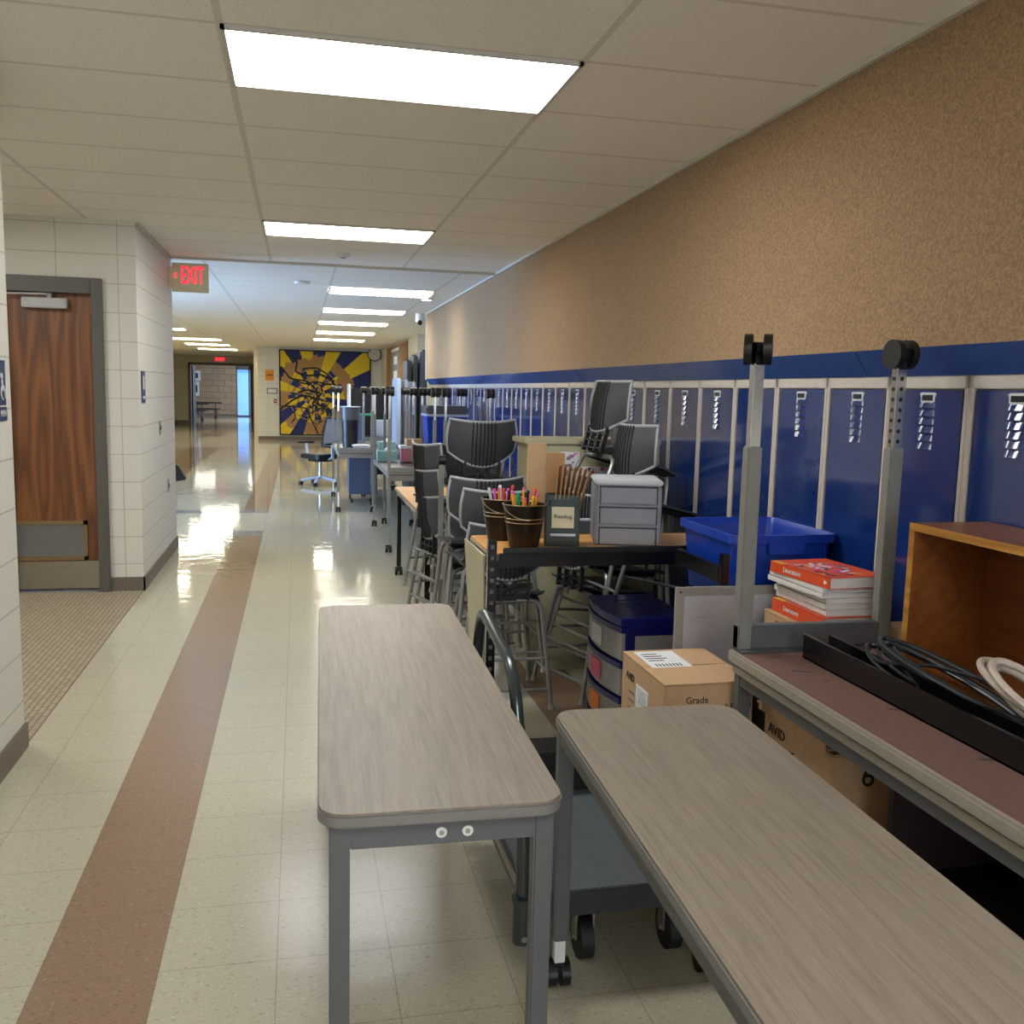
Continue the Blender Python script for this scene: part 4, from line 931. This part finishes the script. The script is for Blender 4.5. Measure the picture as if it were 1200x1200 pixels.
MX0, MX1, MZ0, MZ1 = -.53, 2.10, .15, 2.62
MB().box(MX0+.03, MX1-.03, -.02, .01, MZ0+.03, MZ1-.03).build('canvas', mural(), mu, smooth=False)
MB().box(MX0, MX1, -.035, .01, MZ0, MZ0+.035).box(MX0, MX1, -.035, .01, MZ1-.035, MZ1).box(MX0, MX0+.035, -.035, .01, MZ0, MZ1).box(MX1-.035, MX1, -.035, .01, MZ0, MZ1).build('frame', M['mblack'], mu, smooth=False)
g = MB(); rnd = random.Random(12)
def q(a, b): return (MX0+a*(MX1-MX0), -.021, MZ1-b*(MZ1-MZ0))
curves = [[(.02, .20), (.12, .34), (.30, .36), (.40, .45), (.42, .56)], [(.08, .05), (.20, .12), (.17, .26), (.30, .30), (.46, .28), (.60, .36)], [(.01, .70), (.15, .58), (.28, .52), (.40, .58)],
          [(.02, .66), (.18, .66), (.30, .68), (.34, .80), (.42, .98)], [(.55, .30), (.62, .42), (.58, .56), (.60, .70), (.50, .84), (.46, .97)], [(.10, .32), (.28, .40), (.40, .36), (.52, .40), (.60, .38)],
          [(.25, .22), (.40, .20), (.52, .27), (.62, .44)], [(.20, .50), (.30, .46), (.46, .50), (.36, .62)]]
for cpts in curves: g.tube([q(*p) for p in cpts], rnd.uniform(.018, .032), fil=.12, n=6, k=4)
for i in range(34):
    a, b = rnd.gauss(.40, .10), rnd.gauss(.62, .15)
    an = rnd.uniform(0, PI); L_ = rnd.uniform(.03, .09)
    if not (.05 < a < .62 and .2 < b < .93): continue
    p0, p1 = (a-L_*math.cos(an), b-L_*math.sin(an)), (a+L_*math.cos(an), b+L_*math.sin(an)); mid = (a+.03*math.sin(an), b-.03*math.cos(an))
    g.tube([q(*p0), q(*mid), q(*p1)], rnd.uniform(.010, .020), fil=.05, n=5, k=3)
for i, v in enumerate(g.v): g.v[i] = (v[0], -.021+(v[1]+.021)*.12, v[2])
g.build('brush_strokes', M['mblack'], mu)
ck = thing('wall_clock', 'round wall clock with black rim over the right corner of the painted panel', 'clock', (2.20, 28.36, 2.55))
MB().cyl((0, 0, 0), (0, .07, 0), .20, n=32).build('rim', M['black'], ck)
fc = MB().cyl((0, -.004, 0), (0, .0, 0), .175, n=32).build('face', M['clockf'], ck)
g = MB()
for i in range(12):
    a = 2*PI*i/12; g.box(-.006, .006, -.006, -.004, .13, .16, None, Matrix.Rotation(a, 4, 'Y'))
g.build('hour_mark', M['ink'], fc, smooth=False)
g = MB(); g.box(-.007, .007, -.009, -.006, -.01, .09, None, Matrix.Rotation(.5, 4, 'Y')); g.box(-.005, .005, -.011, -.009, -.01, .13, None, Matrix.Rotation(-.9, 4, 'Y')); g.build('hand', M['ink'], fc, smooth=False)
def wallsign(name, cat, lab, x, z, w_, h_, m, fr_=None, y=28.44):
    t = thing(name, lab, cat, (x, y, z)); MB().box(-w_/2, w_/2, -.008, 0, -h_/2, h_/2).build('panel', m, t, smooth=False); return t
t = wallsign('arrow_sign', 'sign', 'orange sign with a black arrow left of the painted panel', -.80, 1.87, .24, .30, M['orsign'])
MB().box(-.08, .04, -.0095, -.008, -.012, .012).add([(.04, -.0095, -.035), (.09, -.0095, 0), (.04, -.0095, .035)], [(0, 1, 2)]).build('arrow', M['ink'], t, smooth=False)
t = wallsign('notice_frame', 'sign', 'small framed white notice beneath the orange arrow sign', -.73, 1.42, .29, .16, M['ink']); MB().box(-.125, .125, -.0095, -.008, -.06, .06).build('paper', M['paper'], t, smooth=False)
t = wallsign('fire_alarm_pull', 'alarm', 'small red fire alarm pull beneath the framed notice', -.64, 1.13, .09, .12, M['redbox']); MB().box(-.03, .03, -.014, -.008, -.01, .02).build('handle', M['white'], t, smooth=False)
# bulletin board
bb = thing('bulletin_board', 'brown bulletin board with a grey poster on the side wall near the clock', 'board', (2.395, 24.0, 1.2))
MB().box(0, .02, -2.5, 2.5, 0, 1.45).build('cork', M['cork'], bb, smooth=False)
MB().box(-.006, .002, -.8, 1.0, .1, 1.35).build('poster', M['poster'], bb, smooth=False)
MB().box(-.012, .0, -.8, 1.0, 1.30, 1.37).build('poster_strip', M['white'], bb, smooth=False)
g = MB()
for i in range(3): g.box(-.009, -.006, -.35, .45, .25+i*.36, .45+i*.36)
g.build('poster_text', M['paper'], bb, smooth=False)
# exit signs
ex = thing('exit_sign', 'red lettered exit sign with an arrow at the corner of the cream wall', 'sign', (-1.135, 9.20, 2.375))
MB().box(.0, .035, -.05, .05, .03, .22).build('mount', M['sign'], ex, bevel=.004)
MB().box(.03, .345, -.012, .012, 0, .26).build('panel', M['sign'], ex, bevel=.003)
text('EXIT', 'letters', .175, M['exitred'], ex, (.205, -.0145, .145), (PI/2, 0, 0), .001).scale = (.56, 1.25, 1)
MB().tube([(.068, -.015, .170), (.046, -.015, .148), (.068, -.015, .126)], .005, fil=0, n=4).build('arrow', M['exitred'], ex)
ex2 = thing('exit_sign', 'distant red exit sign above the far doorway', 'sign', (-3.0, 39.45, 2.45)); MB().box(-.16, .16, 0, .04, 0, .22).build('panel', M['white'], ex2, smooth=False)
text('EXIT', 'letters', .19, M['exitred'], ex2, (0, -.006, .11), (PI/2, 0, 0), .001)
# restroom sign at left edge
rs = thing('restroom_sign', 'navy restroom sign with a wheelchair symbol cut by the left edge', 'sign', (XB+.001, 3.98, 1.385))
MB().box(0, .004, 0, .155, 0, .245).build('panel', M['navyb'], rs, smooth=False)
MB().box(.0, .0055, 0, .155, .236, .245).box(0, .0055, .147, .155, 0.05, .245).box(0, .0055, 0, .155, .055, .06).build('border', M['white'], rs, smooth=False)
MB().tube([(.006, .105+.026*math.cos(a), .11+.026*math.sin(a)) for a in [2*PI*i/16 for i in range(13)]], .003, fil=0, n=5).cyl((.004, .092, .175), (.008, .092, .175), .011).tube([(.006, .092, .162), (.006, .098, .12), (.006, .125, .118), (.006, .135, .088)], .004, fil=0, n=5).build('wheelchair_symbol', M['white'], rs)
text('MEN', 'letters', .035, M['white'], rs, (.006, .10, .028), (PI/2, 0, PI/2), .0006)
rs = thing('room_sign', 'narrow navy room sign seen edge-on on the cream side wall', 'sign', (XB+.001, 7.50, 1.40)); MB().box(0, .006, 0, .16, 0, .235).build('panel', M['navyb'], rs, smooth=False); MB().box(.006, .008, .03, .13, .03, .05).box(.006, .008, .05, .11, .1, .2).build('pictogram', M['white'], rs, smooth=False)
for z, y, lab in ((1.12, 8.38, 'upper small grey plate on the cream side wall'), (.59, 8.82, 'lower small grey plate on the cream side wall')):
    t = thing('wall_plate', lab, 'plate', (XB+.001, y, z)); MB().box(0, .006, 0, .08, 0, .115).build('cover', M['steel'], t, smooth=False); MB().box(.006, .012, .03, .05, .04, .075).build('switch', M['ink'], t, smooth=False)
bg_ = thing('black_bag', 'black wedge-shaped bag hanging past the corner of the cream wall', 'bag', (XB-.03, 9.445, .62))
MB().add([(0, 0, 0), (.12, 0, .02), (.12, .1, .02), (0, .1, 0), (0, 0, .17), (.04, 0, .17), (.04, .1, .17), (0, .1, .17)], [(3, 2, 1, 0), (4, 5, 6, 7), (0, 1, 5, 4), (1, 2, 6, 5), (2, 3, 7, 6), (3, 0, 4, 7)]).build('pouch', M['black'], bg_, bevel=.01)
MB().tube([(.02, .05, .16), (.02, .05, .22), (-.02, .05, .22)], .004, fil=.01, n=5).build('strap', M['black'], bg_)
sd = thing('smoke_detector', 'white smoke detector on the ceiling past the second light', 'detector', (.383, 8.45, H)); MB().cyl((0, 0, -.035), (0, 0, 0), .05, r1=.06, n=24).build('body', M['white'], sd); MB().cyl((0, 0, -.042), (0, 0, -.034), .02, n=16).build('sensor', M['gplastic'], sd)
for x, y, lab in ((.05, 10.9, 'flat white ceiling sensor past the ceiling seam'), (-2.4, 20.5, 'small ceiling detector in the left hall')):
    t = thing('smoke_detector', lab, 'detector', (x, y, H)); MB().cyl((0, 0, -.02), (0, 0, 0), .08, r1=.09, n=20).build('body', M['white'], t)
sc = thing('security_camera', 'white dome security camera at the far end of the tan wall', 'camera', (1.80, 14.5, 2.62)); MB().cyl((0, 0, -.05), (0, 0, .075), .06, n=20).build('housing', M['white'], sc); MB().cyl((0, -.03, -.05), (0, -.07, -.07), .035, n=16).build('lens', M['black'], sc)
# commons tables
def ctable(x, y, lab):
    t = thing('cafeteria_table', lab, 'table', (x, y, 0), group='black folding tables beyond the far doorway')
    MB().box(-1.1, 1.1, -.35, .35, .70, .75).build('tabletop', M['black'], t, bevel=.01)
    for s in (-1, 1): MB().box(-1.0, 1.0, s*.65-.13, s*.65+.13, .42, .45).build('bench', M['black'], t, bevel=.005)
    g = MB()
    for xx in (-.8, 0, .8): g.tube([(xx, -.65, .42), (xx, -.3, .15), (xx, .3, .15), (xx, .65, .42)], .025, n=6).tube([(xx, -.3, .15), (xx, 0, .7)], .02, fil=0, n=6)
    for xx in (-.8, .8):
        for s in (-1, 1): g.cyl((xx-.03, s*.3, .06), (xx+.03, s*.3, .06), .06)
    g.build('leg_frame', M['black'], t)
ctable(-4.9, 43.5, 'nearer black bench table beyond the far doorway'); ctable(-4.6, 46.8, 'farther black bench table beyond the far doorway')
for z, w_, h_, lab in ((2.0, .5, .5, 'upper framed picture on the tan brick wall'), (1.35, .36, .7, 'lower framed picture on the tan brick wall')):
    t = thing('framed_picture', lab, 'picture', (-5.0, 49.98, z)); MB().box(-w_/2, w_/2, -.03, 0, -h_/2, h_/2).build('frame', M['white'], t, smooth=False); MB().box(-w_/4, w_/4, -.035, -.03, -h_/4, h_/4).build('print', M['art'], t, smooth=False)
